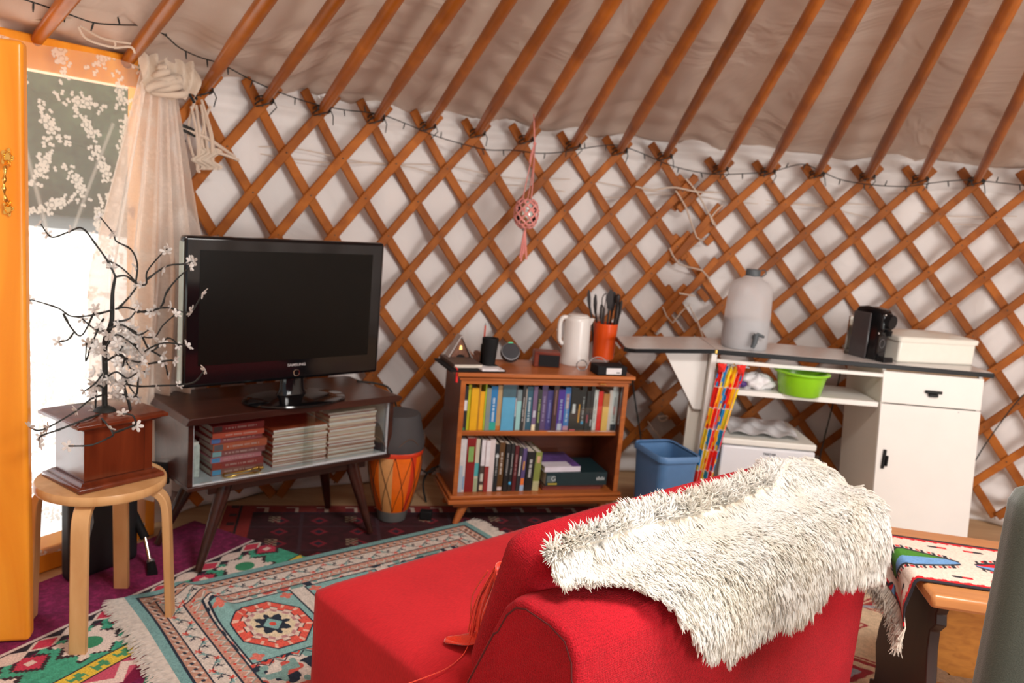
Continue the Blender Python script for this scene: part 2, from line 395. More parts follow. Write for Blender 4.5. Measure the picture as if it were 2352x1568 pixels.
# roof canvas, a cone stretched over the poles up to the crown
m = MB()
def fn(a, b):
    th = -2.9+5.4*a
    base = wallp(th, 1.69, .075); top = APEX+Vector((0, 0, .10))
    p = base.lerp(top, b*.86)
    s = math.sin(th*41)*.5+.5*math.sin(th*17)
    fold = .016*math.sin(b*95+6*math.sin(th*13)+2*math.sin(th*31))*max(0, 1-b*4)*(.4+.6*math.sin(th*9+2)**2)+.010*math.sin(th*26+b*9)+.012*math.sin(th*60)*(1-b)
    return p+Vector((0, 0, fold*.8))
m.grid(fn, 420, 90)
o = m.build('ceiling', M_roof, smooth=180); so = o.modifiers.new('solid', 'SOLIDIFY'); so.thickness = .004; so.offset = 1
tag(o, kind='structure')
m = MB(); m.lathe([(.001, .0), (.46, .0), (.48, .03), (.46, .06), (.001, .06)], 40, c=(APEX.x+.04, APEX.y+.1, 2.60))  # added disc out of view, closes the crown so no sun spot falls inside
tag(m.build('crown_sun_block', M_pole, smooth=40), kind='structure')

# lattice wall: crossed slats bolted to each other
def lattice(label, sec, cmin, cmax, group, off0, over):
    root = thing('lattice_wall', label, 'lattice', tuple(wallp(node(sec, (cmin+cmax)/2, 0)[0], 0)), group=group)
    inv = Vector(root.location)
    def bar(c0, r0, sgn, off):
        # start at top/edge (c0,r0) run downwards; sgn -1 => '/', +1 => '\'
        def P(t):
            c = c0+sgn*t; r = r0+t
            th, z = node(sec, c, r); return th, z
        t1 = 0
        pre = .52 if r0 == 0 else over
        pts = []; nr = []
        t = -pre+rnd.uniform(-.05, .05)
        while True:
            th, z = P(t)
            c = c0+sgn*t
            if z < .015 or (c < cmin-over and t > 0) or (c > cmax+over and t > 0): break
            wob = .0025*math.sin(t*1.7+c0*3)
            pts.append(wallp(th, z, off+wob)-inv); nr.append((math.sin(th), math.cos(th), 0)); t += .5
        if len(pts) < 3: return
        m = MB(); m.ribbon(pts, nr, .039+rnd.uniform(-.002, .002), .014)
        # rounded-looking upper end is bevelled
        o = m.build('slat', M_slat, root, bevel=.003, seg=1)
        return o
    for c in range(cmin, cmax+1):
        if c % 2 == 0:
            bar(c, 0, -1, -.008+off0); bar(c, 0, 1, .008+off0)
    k = 2 if cmax % 2 == 0 else 1
    for r in range(k, 13, 2):
        bar(cmax, r, -1, -.008+off0)
    k = 2 if cmin % 2 == 0 else 1
    for r in range(k, 13, 2):
        bar(cmin, r, 1, .008+off0)
    # bolts where the slats cross
    m = MB()
    for c in range(cmin, cmax+1):
        for r in range(0, 12):
            if (c+r) % 2 == 0:
                th, z = node(sec, c, r)
                if z < .04: continue
                d = Vector((math.sin(th), math.cos(th), 0)); p = wallp(th, z, -.0145+off0)-inv
                m.tube([p, p-d*.003], .0035, 6)
    m.build('bolt', plain('dark_bolt', (.07, .035, .015), .5), root)
    return root
lattice('left lattice wall section of crossed orange wooden slats behind the television and bookcase', 'A', -3, 17, 'lattice wall sections', 0, .55)
lattice('right lattice wall section of crossed orange wooden slats behind the kitchen unit', 'B', 17, 37, 'lattice wall sections', .002, .55)

# short offcut battens and rope where the two lattice sections are lashed together
def batten(px, py, px2, py2, off):
    A = at(px, py, Y=3.95); B = at(px2, py2, Y=3.95)
    ths = []
    def onwall(P):
        d = Vector((P.x, P.y, P.z-CH))
        # walk along the sight line until the lattice circle is reached
        o = Vector((0, 0, CH)); a = d.x**2+d.y**2; b = -2*(CX*d.x+CY*d.y); c = CX*CX+CY*CY-(RR+off)**2
        t = (-b+math.sqrt(b*b-4*a*c))/(2*a); return o+d*t
    return onwall(A), onwall(B)
for i, q in enumerate([(1556, 404, 1600, 452), (1598, 402, 1545, 482), (1552, 545, 1578, 570), (1654, 470, 1545, 600), (1640, 540, 1620, 560), (1646, 594, 1500, 760), (1530, 672, 1560, 712), (1530, 720, 1590, 800), (1625, 690, 1605, 665), (1608, 742, 1562, 800)]):
    A, B = batten(*q, off=-.024 if i in (3, 5) else .020)
    d = Vector((A.x-CX, A.y-CY, 0)).normalized(); m = MB()
    m.ribbon([Vector((0, 0, 0)), B-A], [d, d], .033, .012)
    lab = ['short offcut batten pointing down right at the top of the lashed lattice seam', 'short batten sticking up right under the lattice tops at the lashed seam',
           'small batten stub at the left of the seam under the upper rope crossing', 'long doubled batten at the middle of the lashed lattice seam ending free at upper right',
           'tiny batten stub right of the seam below the upper free batten end', 'long lower doubled batten of the lashed seam ending just above the water jug cap',
           'short batten stub left of the seam above the drop leaf', 'batten running down to the countertop left of the seam rope', 'small batten stub beside the water jug side of the seam',
           'short batten touching the countertop left of the water jug'][i]
    o = m.build('wooden_batten', M_slat, bevel=.002, seg=1, loc=A); tag(o, lab, 'batten', 'battens of the lattice seam')

def wallray(px, py, off):
    P = at(px, py, Y=4.0); d = Vector((P.x, P.y, P.z-CH)); a = d.x**2+d.y**2; b = -2*(CX*d.x+CY*d.y); c = CX*CX+CY*CY-(RR+off)**2
    t = (-b+math.sqrt(b*b-4*a*c))/(2*a); return Vector((0, 0, CH))+d*t
def rope(name, label, px, off, r, mat, cat='rope', group=None, n=6, sub=6):
    P = [wallray(x, y, (off if not hasattr(off, '__len__') else off[i])) for i, (x, y) in enumerate(px)]
    pts = smooth_path(P, sub); o0 = P[0].copy()
    m = MB(); m.tube([p-o0 for p in pts], r, n)
    return tag(m.build(name, mat, smooth=60, loc=o0), label, cat, group)
def smooth_path(P, sub=6):
    P = [Vector(p) for p in P]
    if len(P) < 3: return P
    out = []
    for i in range(len(P)-1):
        p0 = P[max(i-1, 0)]; p1 = P[i]; p2 = P[i+1]; p3 = P[min(i+2, len(P)-1)]
        for k in range(sub):
            t = k/sub; out.append(.5*((2*p1)+(p2-p0)*t+(2*p0-5*p1+4*p2-p3)*t*t+(3*p1-p0-3*p2+p3)*t**3))
    out.append(P[-1]); return out
rope('rope', 'thick cream rope end lying level across the top of the lattice seam', [(1460, 428), (1500, 436), (1545, 430), (1600, 440), (1640, 441)], -.034, .0045, M_rope, group='seam ropes')
rope('rope', 'cream rope zigzag lashing the right side of the lattice seam down to the counter', [(1575, 410), (1600, 440), (1625, 485), (1645, 520), (1632, 500), (1660, 470)], -.034, .0042, M_rope, group='seam ropes', sub=2)
rope('rope', 'thin cream lashing crossing the upper doubled batten of the seam', [(1552, 438), (1575, 475), (1600, 545), (1618, 550)], -.034, .0042, M_rope, group='seam ropes', sub=2)
rope('rope', 'thin cream lashing on the left edge of the seam at mid height', [(1538, 570), (1560, 607), (1612, 620), (1632, 648)], -.034, .0042, M_rope, group='seam ropes', sub=2)
rope('rope', 'thin cream lashing crossing the lower doubled batten of the seam', [(1560, 673), (1597, 680)], -.034, .0042, M_rope, group='seam ropes', sub=2)
rope('rope', 'cream cord running down from the seam to the drop leaf edge', [(1522, 705), (1545, 742), (1582, 700), (1615, 775), (1622, 792)], -.034, .0036, M_rope, group='seam ropes', sub=2)
for i, (pz, lab) in enumerate(((1.46, 'upper thin cord tied along the canvas behind the lattice'), (1.425, 'lower thin cord sagging along the canvas behind the lattice'))):
    m = MB(); o0 = wallp(-.80, pz, .035); pts = []
    for k in range(60):
        th = -.80+k*(.8+.45)/59; pts.append(wallp(th, pz+.012*math.sin(k*.55+i*2)+.02*i*math.sin(k*.2), .036)-o0)
    m.tube(pts, .002, 5); tag(m.build('cord', M_rope, smooth=60, loc=o0), lab, 'cord', 'cords along the canvas wall')

# roof poles
def pole(th, zb, i, lab, tie=True):
    base = wallp(th, zb, -.015); top = base.lerp(APEX, .80)
    root = thing('roof_pole', lab, 'pole', tuple(base), group='roof poles')
    d = (top-base); L = d.length; d.normalize()
    m = MB(); k = 14; pts = []; rad = []
    for j in range(k+1):
        t = j/k; b = .006*math.sin(t*5+i*1.3)
        pts.append(d*(L*t)-d*.05*(j == 0)+Vector((b*.7, b, b*.3))*(t*(1-t)*4)); rad.append(.0235+.0025*math.sin(i*2+t*7)-.007*max(0, 1-t*9))
    m.tube(pts, rad, 12)
    o = m.build('shaft', M_pole, root, smooth=50)
    # align grain: object space is fine
    if tie:
        m = MB(); h = Vector((math.sin(th), math.cos(th), 0)); side = Vector((math.cos(th), -math.sin(th), 0))
        for q in range(3):
            pts = [h*(-.034)*math.cos(a)+side*.034*math.sin(a)+Vector((0, 0, -.010+q*.006+.014*math.sin(a+q))) for a in [2*PI*j/14 for j in range(14)]]
            m.tube(pts, .0028, 5, closed=True)
        e = side*.02-h*.036
        m.tube([e, e+side*.012+Vector((0, 0, -.02)), e+side*.02*math.sin(i)+Vector((0, 0, -.055))], .0022, 5)
        m.build('lashing', M_cordb, root, smooth=60)
    return root
words = ['third', 'fourth', 'fifth', 'sixth', 'seventh', 'eighth', 'ninth', 'tenth', 'eleventh', 'twelfth', 'thirteenth', 'fourteenth', 'fifteenth', 'sixteenth', 'seventeenth', 'eighteenth', 'nineteenth']
P0 = pole(-1.083, 1.685, 0, 'round orange roof pole nearest the door at top left, first from the left', tie=False)
pole(-.980, 1.675, 1, 'round orange roof pole ending above the gathered lace drape, second from the left', tie=False)
k = 0
for c in range(-2, 17, 2):
    th, z = node('A', c, 0)
    pole(th+.003, z+.02, c+5, 'round orange brown roof pole lashed to the lattice tops, %s from the left' % words[k]); k += 1
for c in range(18, 33, 2):
    th, z = node('B', c, 0)
    if k < len(words): pole(th+.003, z+.02, c+5, 'round orange roof pole lashed to the lattice tops, %s from the left' % words[k])
    else: pole(th+.003, z+.02, c+5, 'round orange roof pole lashed to the lattice at the far right edge of the photo')
    k += 1

# string of unlit fairy lights along the lattice tops
fl = [(0, -18), (60, 0), (150, 30), (215, 52), (275, 57), (330, 60), (375, 78), (410, 108), (455, 130), (510, 148), (580, 185), (650, 215), (720, 238), (790, 252), (870, 262), (930, 283), (1000, 312), (1060, 330), (1120, 344), (1180, 345), (1240, 352), (1300, 348), (1370, 336), (1420, 334), (1470, 350), (1520, 372), (1570, 388), (1640, 400), (1720, 398), (1780, 392), (1840, 377), (1880, 390), (1930, 412), (2000, 424), (2080, 428), (2140, 420), (2200, 414), (2240, 414), (2300, 420), (2352, 425), (2400, 424)]
root = thing('fairy_lights', 'string of unlit fairy lights on black cable draped along the lattice tops', 'string lights', tuple(wallray(1180, 345, -.05)))
P = [wallray(x, y, -.055-.12*min(1, max(0, (650-x)/380))) for x, y in fl]; o0 = Vector(root.location)
path = smooth_path(P, 5); m = MB(); m.tube([p-o0 for p in path], .0024, 6); m.build('cable', M_cordb, root, smooth=60)
L = 0; last = 0
for i in range(1, len(path)-1):
    L += (path[i]-path[i-1]).length
    if L-last > .085:
        last = L; up = rnd.choice((-1, -1, 1)); q = path[i]-o0; d = Vector((rnd.uniform(-.4, .4), 0, up)).normalized()
        m = MB(); m.tube([q, q+d*.014, q+d*.026], [.0026, .0030, .0016], 6); m.build('bulb', M_cordb, root, smooth=60)

# bunch of white cloth and rope tied to the lattice end beside the drape
A = wallray(470, 300, -.04)
root = thing('rope_bundle', 'bundle of frayed cream rope and rag tied to the lattice end beside the drape', 'rope', tuple(A))
m = MB()
for i in range(9):
    s_ = wallray(440+i*5+rnd.uniform(-6, 6), 235+rnd.uniform(-10, 20), -.045); e_ = wallray(468+rnd.uniform(-16, 22), 385+rnd.uniform(-20, 12), -.05)
    mid = (s_+e_)/2+Vector((rnd.uniform(-.03, .03), -.01, rnd.uniform(-.02, .02)))
    m.tube([p-A for p in smooth_path([s_, mid, e_], 6)], .0045, 5)
m.build('loose_strands', M_rope, root, smooth=60)
m = MB()
for a, b in (((412, 292), (540, 360)), ((430, 300), (525, 350)), ((462, 352), (548, 368))):
    s_, e_ = wallray(*a, -.05), wallray(*b, -.05); m.tube([p-A for p in smooth_path([s_, (s_+e_)/2+Vector((0, -.01, .012)), e_], 6)], .006, 6)
m.build('rope_end', M_rope, root, smooth=60)
m = MB()
def fn(a, b):
    p = wallray(450+50*a+12*math.sin(b*9), 340+50*b, -.055-.02*math.sin(a*PI)*math.sin(b*PI)-.006*math.sin(a*25)); return p-A
m.grid(fn, 14, 14); o = m.build('rag', M_lace, root, smooth=180)
for a, b in (((406, 290), (450, 302)), ((405, 300), (448, 312)), ((408, 330), (425, 324)), ((424, 186), (450, 215)), ((432, 205), (446, 235)), ((436, 190), (452, 228))):
    s_, e_ = wallray(*a, -.05), wallray(*b, -.05); m = MB(); m.tube([p-A for p in smooth_path([s_, (s_+e_)/2+Vector((0, -.02, .008)), e_], 5)], .0055, 6)
    m.build('black_tie', M_cordb, root, smooth=60)

# ================================================================== DOORWAY ON THE LEFT
m = MB(); a0, a1 = -1.36, -.965
def beam(z0, z1, r0, r1, ta, tb, n=10):
    vs = []
    for i in range(n+1):
        th = ta+(tb-ta)*i/n
        for rr, zz in ((r0, z0), (r1, z0), (r1, z1), (r0, z1)): vs.append(wallp(th, zz, rr))
    fs = [(0, 1, 2, 3), tuple(n*4+k for k in (3, 2, 1, 0))]
    for i in range(n):
        for k in range(4): fs.append((i*4+k, i*4+(k+1) % 4, (i+1)*4+(k+1) % 4, (i+1)*4+k))
    m.add(vs, fs)
beam(0, .085, -.05, .05, a0, a1); tag(m.build('trim_2', M_door, bevel=.006), kind='structure')
m = MB(); beam(1.60, 1.70, -.02, .06, a0, a1); tag(m.build('trim_3', M_door, bevel=.005), kind='structure')
m = MB(); beam(0, 1.66, -.03, .05, a1, a1+.026, 1); tag(m.build('trim_4', M_door, bevel=.005), kind='structure')
m = MB(); beam(0, 1.66, -.03, .05, a0-.026, a0, 1); tag(m.build('trim_5', M_door, bevel=.005), kind='structure')

# open door leaf
ddir = Vector((-.958, -.287, 0)); ang = math.atan2(ddir.y, ddir.x)
door = bpy.data.objects.new('door_1', None); COL.objects.link(door); door.location = (-1.268, 2.080, 0); door.rotation_euler = (0, 0, ang+PI)
tag(door, kind='structure')       # local x points from the hinge towards the free edge; free edge at x=0
m = MB(); m.box((-.62, 0, .012), (0, .052, 1.618)); m.build('leaf', M_door, door, bevel=.012, seg=3)
m = MB(); m.box((-.50, -.012, .14), (-.115, .0, 1.48)); m.build('panel', M_door, door, bevel=.006)
hd = bpy.data.objects.new('door_handle', None); COL.objects.link(hd); hd.parent = door; hd.location = (-.034, 0, at(13, 420, Y=2.06).z)
m = MB()
def plate(cx, cz, s, flip):
    pts = []
    for k in range(28):
        a = 2*PI*k/28; r_ = s*(1+.22*math.cos(5*a)); pts.append((cx+r_*.62*math.cos(a), cz+r_*math.sin(a)*flip))
    m.prism(pts, -.006, 0)
plate(0, .063, .021, 1); plate(0, -.063, .018, 1)
for i in range(14):
    a = 2*PI*i/14; m.sphere((.009*math.cos(a), -.007, .063+.014*math.sin(a)), .003, 6, 4); m.sphere((.008*math.cos(a), -.007, -.063+.012*math.sin(a)), .0026, 6, 4)
m.build('backplate', M_brass, hd, smooth=50)
m = MB(); pts = smooth_path([(0, -.004, .052), (0, -.026, .044), (.002, -.036, .02), (.0, -.038, 0), (-.001, -.034, -.02), (0, -.024, -.044), (0, -.004, -.054)], 5)
m.tube(pts, [.0045+.0018*math.sin(i*1.1) for i in range(len(pts))], 10); m.build('pull', M_brass, hd, smooth=60)
for o in list(hd.children): o.parent = door; o.location = hd.location; o.name = 'door_handle' if o.name.startswith('pull') else 'handle_plate'
bpy.data.objects.remove(hd)

# lace: embroidered sprays on fine net
def lace_cols(U, V, dens=1.3, net=.30, seed=3, size=.017):
    rs = np.random.RandomState(seed); a = np.full(len(U), net)
    cell = .16/dens
    for gx in np.arange(0, U.max()+cell, cell):
        for gy in np.arange(0, V.max()+cell, cell):
            ox = gx+rs.uniform(-.03, .03)+(int(round(gy/cell)) % 2)*cell*.5; oy = gy+rs.uniform(-.03, .03); aa = rs.uniform(0, 6.3)
            curl = rs.uniform(-.6, .6)
            for k in range(17):
                t = k/16-.5; of = rs.uniform(-.026, .026) if k % 3 else 0; x = ox+t*.15*math.cos(aa+curl*t)-of*math.sin(aa+curl*t); y = oy+t*.15*math.sin(aa+curl*t)+of*math.cos(aa+curl*t)
                s = size*(1.15 if k in (6, 9) else rs.uniform(.42, .62)); ph = rs.uniform(0, 6.3); npet = 2.5 if k in (6, 9) else 1.0
                sel = (abs(U-x) < s*1.3) & (abs(V-y) < s*1.3)
                if not sel.any(): continue
                r = np.hypot(U[sel]-x, V[sel]-y); an = np.arctan2(V[sel]-y, U[sel]-x)+ph
                pet = s*(.50+.50*np.abs(np.cos(npet*an))) if npet > 2 else s*np.abs(np.cos(an))**.6
                ins = r < pet; v = np.where(ins, .80, 0)
                if npet > 2: v = np.where(ins & (np.abs(r-s*.42) < s*.09), .45, v)
                a[sel] = np.maximum(a[sel], v)
    if seed == 3:
        for (u0, v0, u1, v1) in ((.49, .10, .60, .60), (.80, .20, .66, .58)):
            L2 = (u1-u0)**2+(v1-v0)**2; t = ((U-u0)*(u1-u0)+(V-v0)*(v1-v0))/L2; d = np.abs((U-u0)*(v1-v0)-(V-v0)*(u1-u0))/math.sqrt(L2)
            a = np.where((t > 0) & (t < 1), np.maximum(a, .24+.26*np.exp(-(d/.006)**2)), a)
    return a
M_net = colmat('lace_net', rough=.9, alpha=True, vary=.05, translucent=.3, bump=.1, sheen=0)
def lace(name, label, fn, nu, nv, U, V, parent=None, col=(.80, .72, .62), **kw):
    g = [(i/nu, j/nv) for j in range(nv+1) for i in range(nu+1)]
    vs = [fn(a, b) for a, b in g]; gu = np.array([U(a, b) for a, b in g]); gv = np.array([V(a, b) for a, b in g])
    al = lace_cols(gu, gv, **kw)
    cols = np.ones((len(g), 4)); cols[:, :3] = col; cols[:, 3] = al
    o0 = Vector(vs[0]); me = bpy.data.meshes.new(name)
    fs = [(j*(nu+1)+i, j*(nu+1)+i+1, (j+1)*(nu+1)+i+1, (j+1)*(nu+1)+i) for j in range(nv) for i in range(nu)]
    me.from_pydata([tuple(Vector(v)-o0) for v in vs], [], fs)
    ca = me.color_attributes.new('Col', 'FLOAT_COLOR', 'POINT'); ca.data.foreach_set('color', cols.astype(np.float32).ravel())
    me.materials.append(M_net); me.polygons.foreach_set('use_smooth', [True]*len(me.polygons))
    o = bpy.data.objects.new(name, me); COL.objects.link(o); o.location = o0
    if parent: o.parent = parent
    return o
def fn(a, b):
    # sheer panel swagged across the doorway, drawn towards the right where it is tied
    th = -1.30+(.345)*a; z = 1.695-.05*a*a+.012*math.sin(a*9)-b*(1.60)
    sag = .035*math.sin(a*14+b*6)*(.3+b)+.02*math.sin(a*5-b*4)
    return wallp(th, z, -.075+sag*.6)
o = lace('lace_curtain', '', fn, 420, 700, lambda a, b: a*.95, lambda a, b: b*1.6, net=.24)
tag(o, 'sheer cream lace curtain with floral sprays stretched across the bright doorway', 'curtain')
root = thing('gathered_curtain', 'gathered cream and peach lace drape knotted at the right side of the doorway', 'curtain', tuple(wallp(-.955, 0, -.10)))
def fn(a, b):
    z = 1.66-b*1.48; w = .045+.115*min(1, b*2.2)-.03*max(0, b-.6)
    th = -.958+w*(a-.5)*.9-.012*b
    f = .022*math.sin(a*34+1.2*math.sin(b*4))+.012*math.sin(a*61+b*3)
    return wallp(th, z, -.10+f*(.35+.9*min(1, b*2)))-Vector(root.location)
o = lace('drape', '', fn, 200, 400, lambda a, b: a*.5, lambda a, b: b*1.5, net=.74, col=(.82, .73, .65), seed=8); 
loc0 = Vector(o.location); o.parent = root; o.location = loc0
m = MB()
for i in range(5):
    pts = []
    for k in range(16):
        a = 2*PI*k/16; pts.append(wallp(-.955+.020*math.cos(a)*(1-.1*i), 1.60+.022*i*.6+.016*math.sin(a+i), -.14+.03*math.sin(a*2+i))-Vector(root.location))
    m.tube(pts, .012, 7, closed=True)
m.build('knot', M_lace, root, smooth=60)
m = MB()
def fn(a, b):
    th = -.985+.075*a; z = 1.70-.10*b+.01*math.sin(a*30)-.02*math.sin(a*PI)*b
    return wallp(th, z, -.11+.016*math.sin(a*40+b*5)-.02*math.sin(b*PI))-Vector(root.location)
m.grid(fn, 40, 12); m.build('ruffle', M_lace, root, smooth=180)
# gathered hem with cord hanging along the top of the doorway
root = thing('curtain_cord', 'thin white cords looping along the top of the lace curtain under the first roof poles', 'cord', tuple(wallp(-1.1, 1.70, -.08)))
for lst in ([(0, 5), (20, 28), (60, 42), (110, 50), (150, 48)], [(180, 62), (200, 90), (260, 108), (262, 92)], [(185, 60), (235, 88), (300, 100)], [(262, 110), (300, 108), (310, 122)], [(0, 12), (40, 22), (100, 34), (165, 44)]):
    m = MB(); P = [at(x, y, Y=2.45)-Vector(root.location) for x, y in lst]; m.tube(smooth_path(P, 5), .0035, 6); m.build('cord_loop', M_lace, root, smooth=60)

# outside the doorway
M_gravel = plain('pale_gravel', (.74, .74, .72), .9, vary=.15, scale=3)
m = MB(); m.add([(-60, -30, -.25), (60, -30, -.25), (60, 60, -.25), (-60, 60, -.25)], [(0, 1, 2, 3)]); tag(m.build('ground_outside', M_gravel), kind='structure')
M_leaf = plain('hedge_leaves', (.055, .085, .035), .8, vary=.5, scale=5)
m = MB()
def fn(a, b):
    x = -26+24*a; y = 24+6*math.sin(a*3); z = -.25+8.5*b
    w = math.sin(a*60)*.25+math.sin(a*23+b*9)*.6+math.sin(b*31+a*11)*.3
    return (x+w*.5, y-1.5+w-3*math.sin(b*PI)*.8, z+w*.4)
m.grid(fn, 110, 50)
root = tag(m.build('hedge', M_leaf, smooth=180), 'tall dark green hedge seen dimly through the lace outside the doorway', 'hedge')
root.modifiers.new('s', 'SOLIDIFY').thickness = .8

# ================================================================== TELEVISION STAND
YT = math.radians(43.6)
st = thing('television_stand', 'dark brown mid-century television stand with splayed legs and sliding glass front', 'tv stand', (-1.018, 2.520, 0), YT)
WD, DD, ZTOP = .828, .378, .556
m = MB(); m.prism([(-.004, ZTOP-.024), (.008, ZTOP-.002), (.02, ZTOP), (WD-.02, ZTOP), (WD+.01, ZTOP-.006), (WD+.016, ZTOP-.014), (WD-.004, ZTOP-.026)], 0, DD)
m.build('top', M_dark, st, bevel=.002)
m = MB(); m.box((.012, .018, .318), (.030, DD-.01, ZTOP-.025)); m.build('side_panel', M_dark, st, bevel=.002)
m = MB(); m.box((WD-.030, .018, .318), (WD-.012, DD-.01, ZTOP-.025)); m.build('side_panel', M_dark, st, bevel=.002)
m = MB(); m.box((.030, DD-.022, .318), (WD-.030, DD-.012, ZTOP-.025)); m.build('back_panel', M_dark, st)
m = MB(); m.box((.012, .012, .303), (WD-.012, DD-.01, .3178)); m.build('bottom_panel', M_dark, st, bevel=.002)
m = MB(); m.box((.0305, .022, .318), (WD-.0305, DD-.023, .3215)); m.build('shelf_lining', plain('pale_lining', (.62, .66, .70), .25, vary=.03), st, label=None) if False else m.build('shelf_lining', plain('pale_lining', (.62, .66, .70), .25, vary=.03), st)
m = MB(); m.box((WD-.0335, .024, .322), (WD-.0305, DD-.024, ZTOP-.026)); m.build('side_lining', plain('pale_lining', (.62, .66, .70), .25), st)
m = MB(); m.box((.0305, .024, .322), (.0330, DD-.024, ZTOP-.026)); m.build('side_lining', plain('pale_lining', (.62, .66, .70), .25), st)
M_glass = None
gm, gt, gn_, gb = newmat('clear_glass'); gn_.remove(gb)
tp = gn_.new('ShaderNodeBsdfTransparent'); tp.inputs[0].default_value = (.93, .96, .95, 1); gl = gn_.new('ShaderNodeBsdfGlossy'); gl.inputs['Roughness'].default_value = .03; gl.inputs[0].default_value = (1, 1, 1, 1)
fr = gn_.new('ShaderNodeFresnel'); fr.inputs[0].default_value = 1.45; mx = gn_.new('ShaderNodeMixShader')
gt.links.new(fr.outputs[0], mx.inputs[0]); gt.links.new(tp.outputs[0], mx.inputs[1]); gt.links.new(gl.outputs[0], mx.inputs[2]); gt.links.new(mx.outputs[0], gn_['Material Output'].inputs['Surface'])
M_glass = gm
m = MB(); m.box((.034, .026, .3225), (.475, .030, ZTOP-.028)); m.build('glass_door', M_glass, st)
m = MB(); m.box((.44, .035, .3225), (WD-.034, .039, ZTOP-.028)); m.build('glass_door', M_glass, st)
m = MB(); m.box((.10, .06, .262), (WD-.10, .082, .303)); m.build('rail', M_dark, st, bevel=.003)
m = MB(); m.box((.10, DD-.10, .262), (WD-.10, DD-.078, .303)); m.build('rail', M_dark, st, bevel=.003)
for (tx, ty, fx, fy) in ((.165, .07, .055, .02), (.665, .07, .725, -.005), (.665, .29, .715, .30), (.165, .29, .02, .30)):
    m = MB(); m.tube([(tx, ty, .303), (tx+(fx-tx)*.12, ty+(fy-ty)*.12, .262), (fx, fy, .014)], [.027, .025, .012], 14)
    for k in (0,): pass
    m.build('leg', M_dark, st, smooth=40)

def local_to_world(root, p): return Matrix.Translation(root.location) @ root.rotation_euler.to_matrix().to_4x4() @ Vector(p)
def on(root, p): return tuple(local_to_world(root, p))

# frosted glass block, gold bangle, paperbacks and magazines in the stand
m = MB(); m.box((0, 0, 0), (.022, .09, .115)); 
t = thing('glass_block', 'cloudy white glass ornament block at the left end inside the television stand', 'ornament', on(st, (.058, .085, .3218)), YT)
m.build('block', plain('cloudy_glass', (.62, .68, .66), .35, vary=.25, scale=60, bump=.6, bscale=60), t, bevel=.004)
m = MB(); m.box((.003, .006, .0), (.019, .084, .009)); m.build('foot', M_white, t, loc=(0, 0, .115))
t = thing('bangle', 'gold coloured bangle lying in front of the small stack of red paperbacks', 'bracelet', on(st, (.215, .052, .3265)), YT)
m = MB(); pts = [(.068*math.cos(a), .018*math.sin(a), .003*math.sin(3*a)) for a in [2*PI*i/40 for i in range(40)]]
m.tube(pts, [.0035+.0012*math.sin(i*.8) for i in range(40)], 8, closed=True); m.build('ring', M_brass, t, smooth=60)
m = MB()
for i in range(5): m.sphere((.045+.008*i, .012-.004*abs(i-2), .006), .006, 8, 6)
m.build('beads', M_brass, t, smooth=60)

def book(loc, rz, w, h, d, cover, label, group, lying=False, page=True, title=None, tilt=0, cat='book', tcol=None, name='book', bands=None):
    """upright: w thickness (x), d depth (y, spine faces -y), h height (z); lying: w along x (spine), d depth, h thickness"""
    t = thing(name, label, cat, loc, rz, group, rot=Euler((0, tilt, rz)))
    cm = plain('cover_%d_%d_%d' % tuple(int(c*255) for c in cover), cover, .45, vary=.08, scale=25)
    m = MB()
    e = .0015
    if lying:
        m.box((0, 0, 0), (w, d, e)); m.box((0, 0, h-e), (w, d, h)); m.box((0, 0, e), (w, .002, h-e))
        m.build('cover', cm, t)
        m = MB(); m.box((.003, .002, e), (w-.003, d-.003, h-e)); m.build('pages', M_paper, t)
    else:
        m.box((0, 0, 0), (e, d, h)); m.box((w-e, 0, 0), (w, d, h)); m.box((e, 0, 0), (w-e, .002, h)); m.build('cover', cm, t)
        m = MB(); m.box((e, .002, .002), (w-e, d-.003, h-.003)); m.build('pages', M_paper, t)
    for (z0, z1, c, fx) in (bands or []):
        bm_ = plain('band_%d_%d_%d' % tuple(int(q*255) for q in c), c, .5, vary=.1, scale=60)
        m = MB()
        if lying: m.box((w*z0, -.0006, h*(.5-fx/2)), (w*z1, .0, h*(.5+fx/2)))
        else: m.box((w*(.5-fx/2), -.0006, h*z0), (w*(.5+fx/2), .0, h*z1))
        m.build('spine_patch', bm_, t)
    if title:
        tm = plain('ink_%d_%d_%d' % tuple(int(q*255) for q in (tcol or (.8, .8, .8))), tcol or (.8, .8, .8), .5)
        # worn, unreadable lettering: a row of small strokes along the spine
        z0, z1 = title; m = MB(); z = z0; wr = rnd
        while z < z1:
            L_ = wr.uniform(.010, .022)
            if lying: m.box((w*z, -.0007, h*.36), (w*z+.0022, -.0, h*.62)); z += .0042/w*(1 if wr.random() < .8 else 2)
            else: m.box((w*.34, -.0007, h*z), (w*.66, -.0, h*z+.0022)); z += .0042/h*(1 if wr.random() < .8 else 2)
        m.build('title', tm, t)
    return t
hs = [.022, .024, .019, .022, .026, .020, .019, .023]
cs = [(.30, .12, .10), (.32, .05, .05), (.55, .20, .24), (.30, .10, .10), (.50, .12, .06), (.34, .09, .10), (.55, .09, .05), (.30, .03, .03)]
nm = ['bottom', 'second from bottom', 'third from bottom', 'fourth from bottom', 'fifth from bottom', 'third from top', 'second from top', 'top']
z = .3218
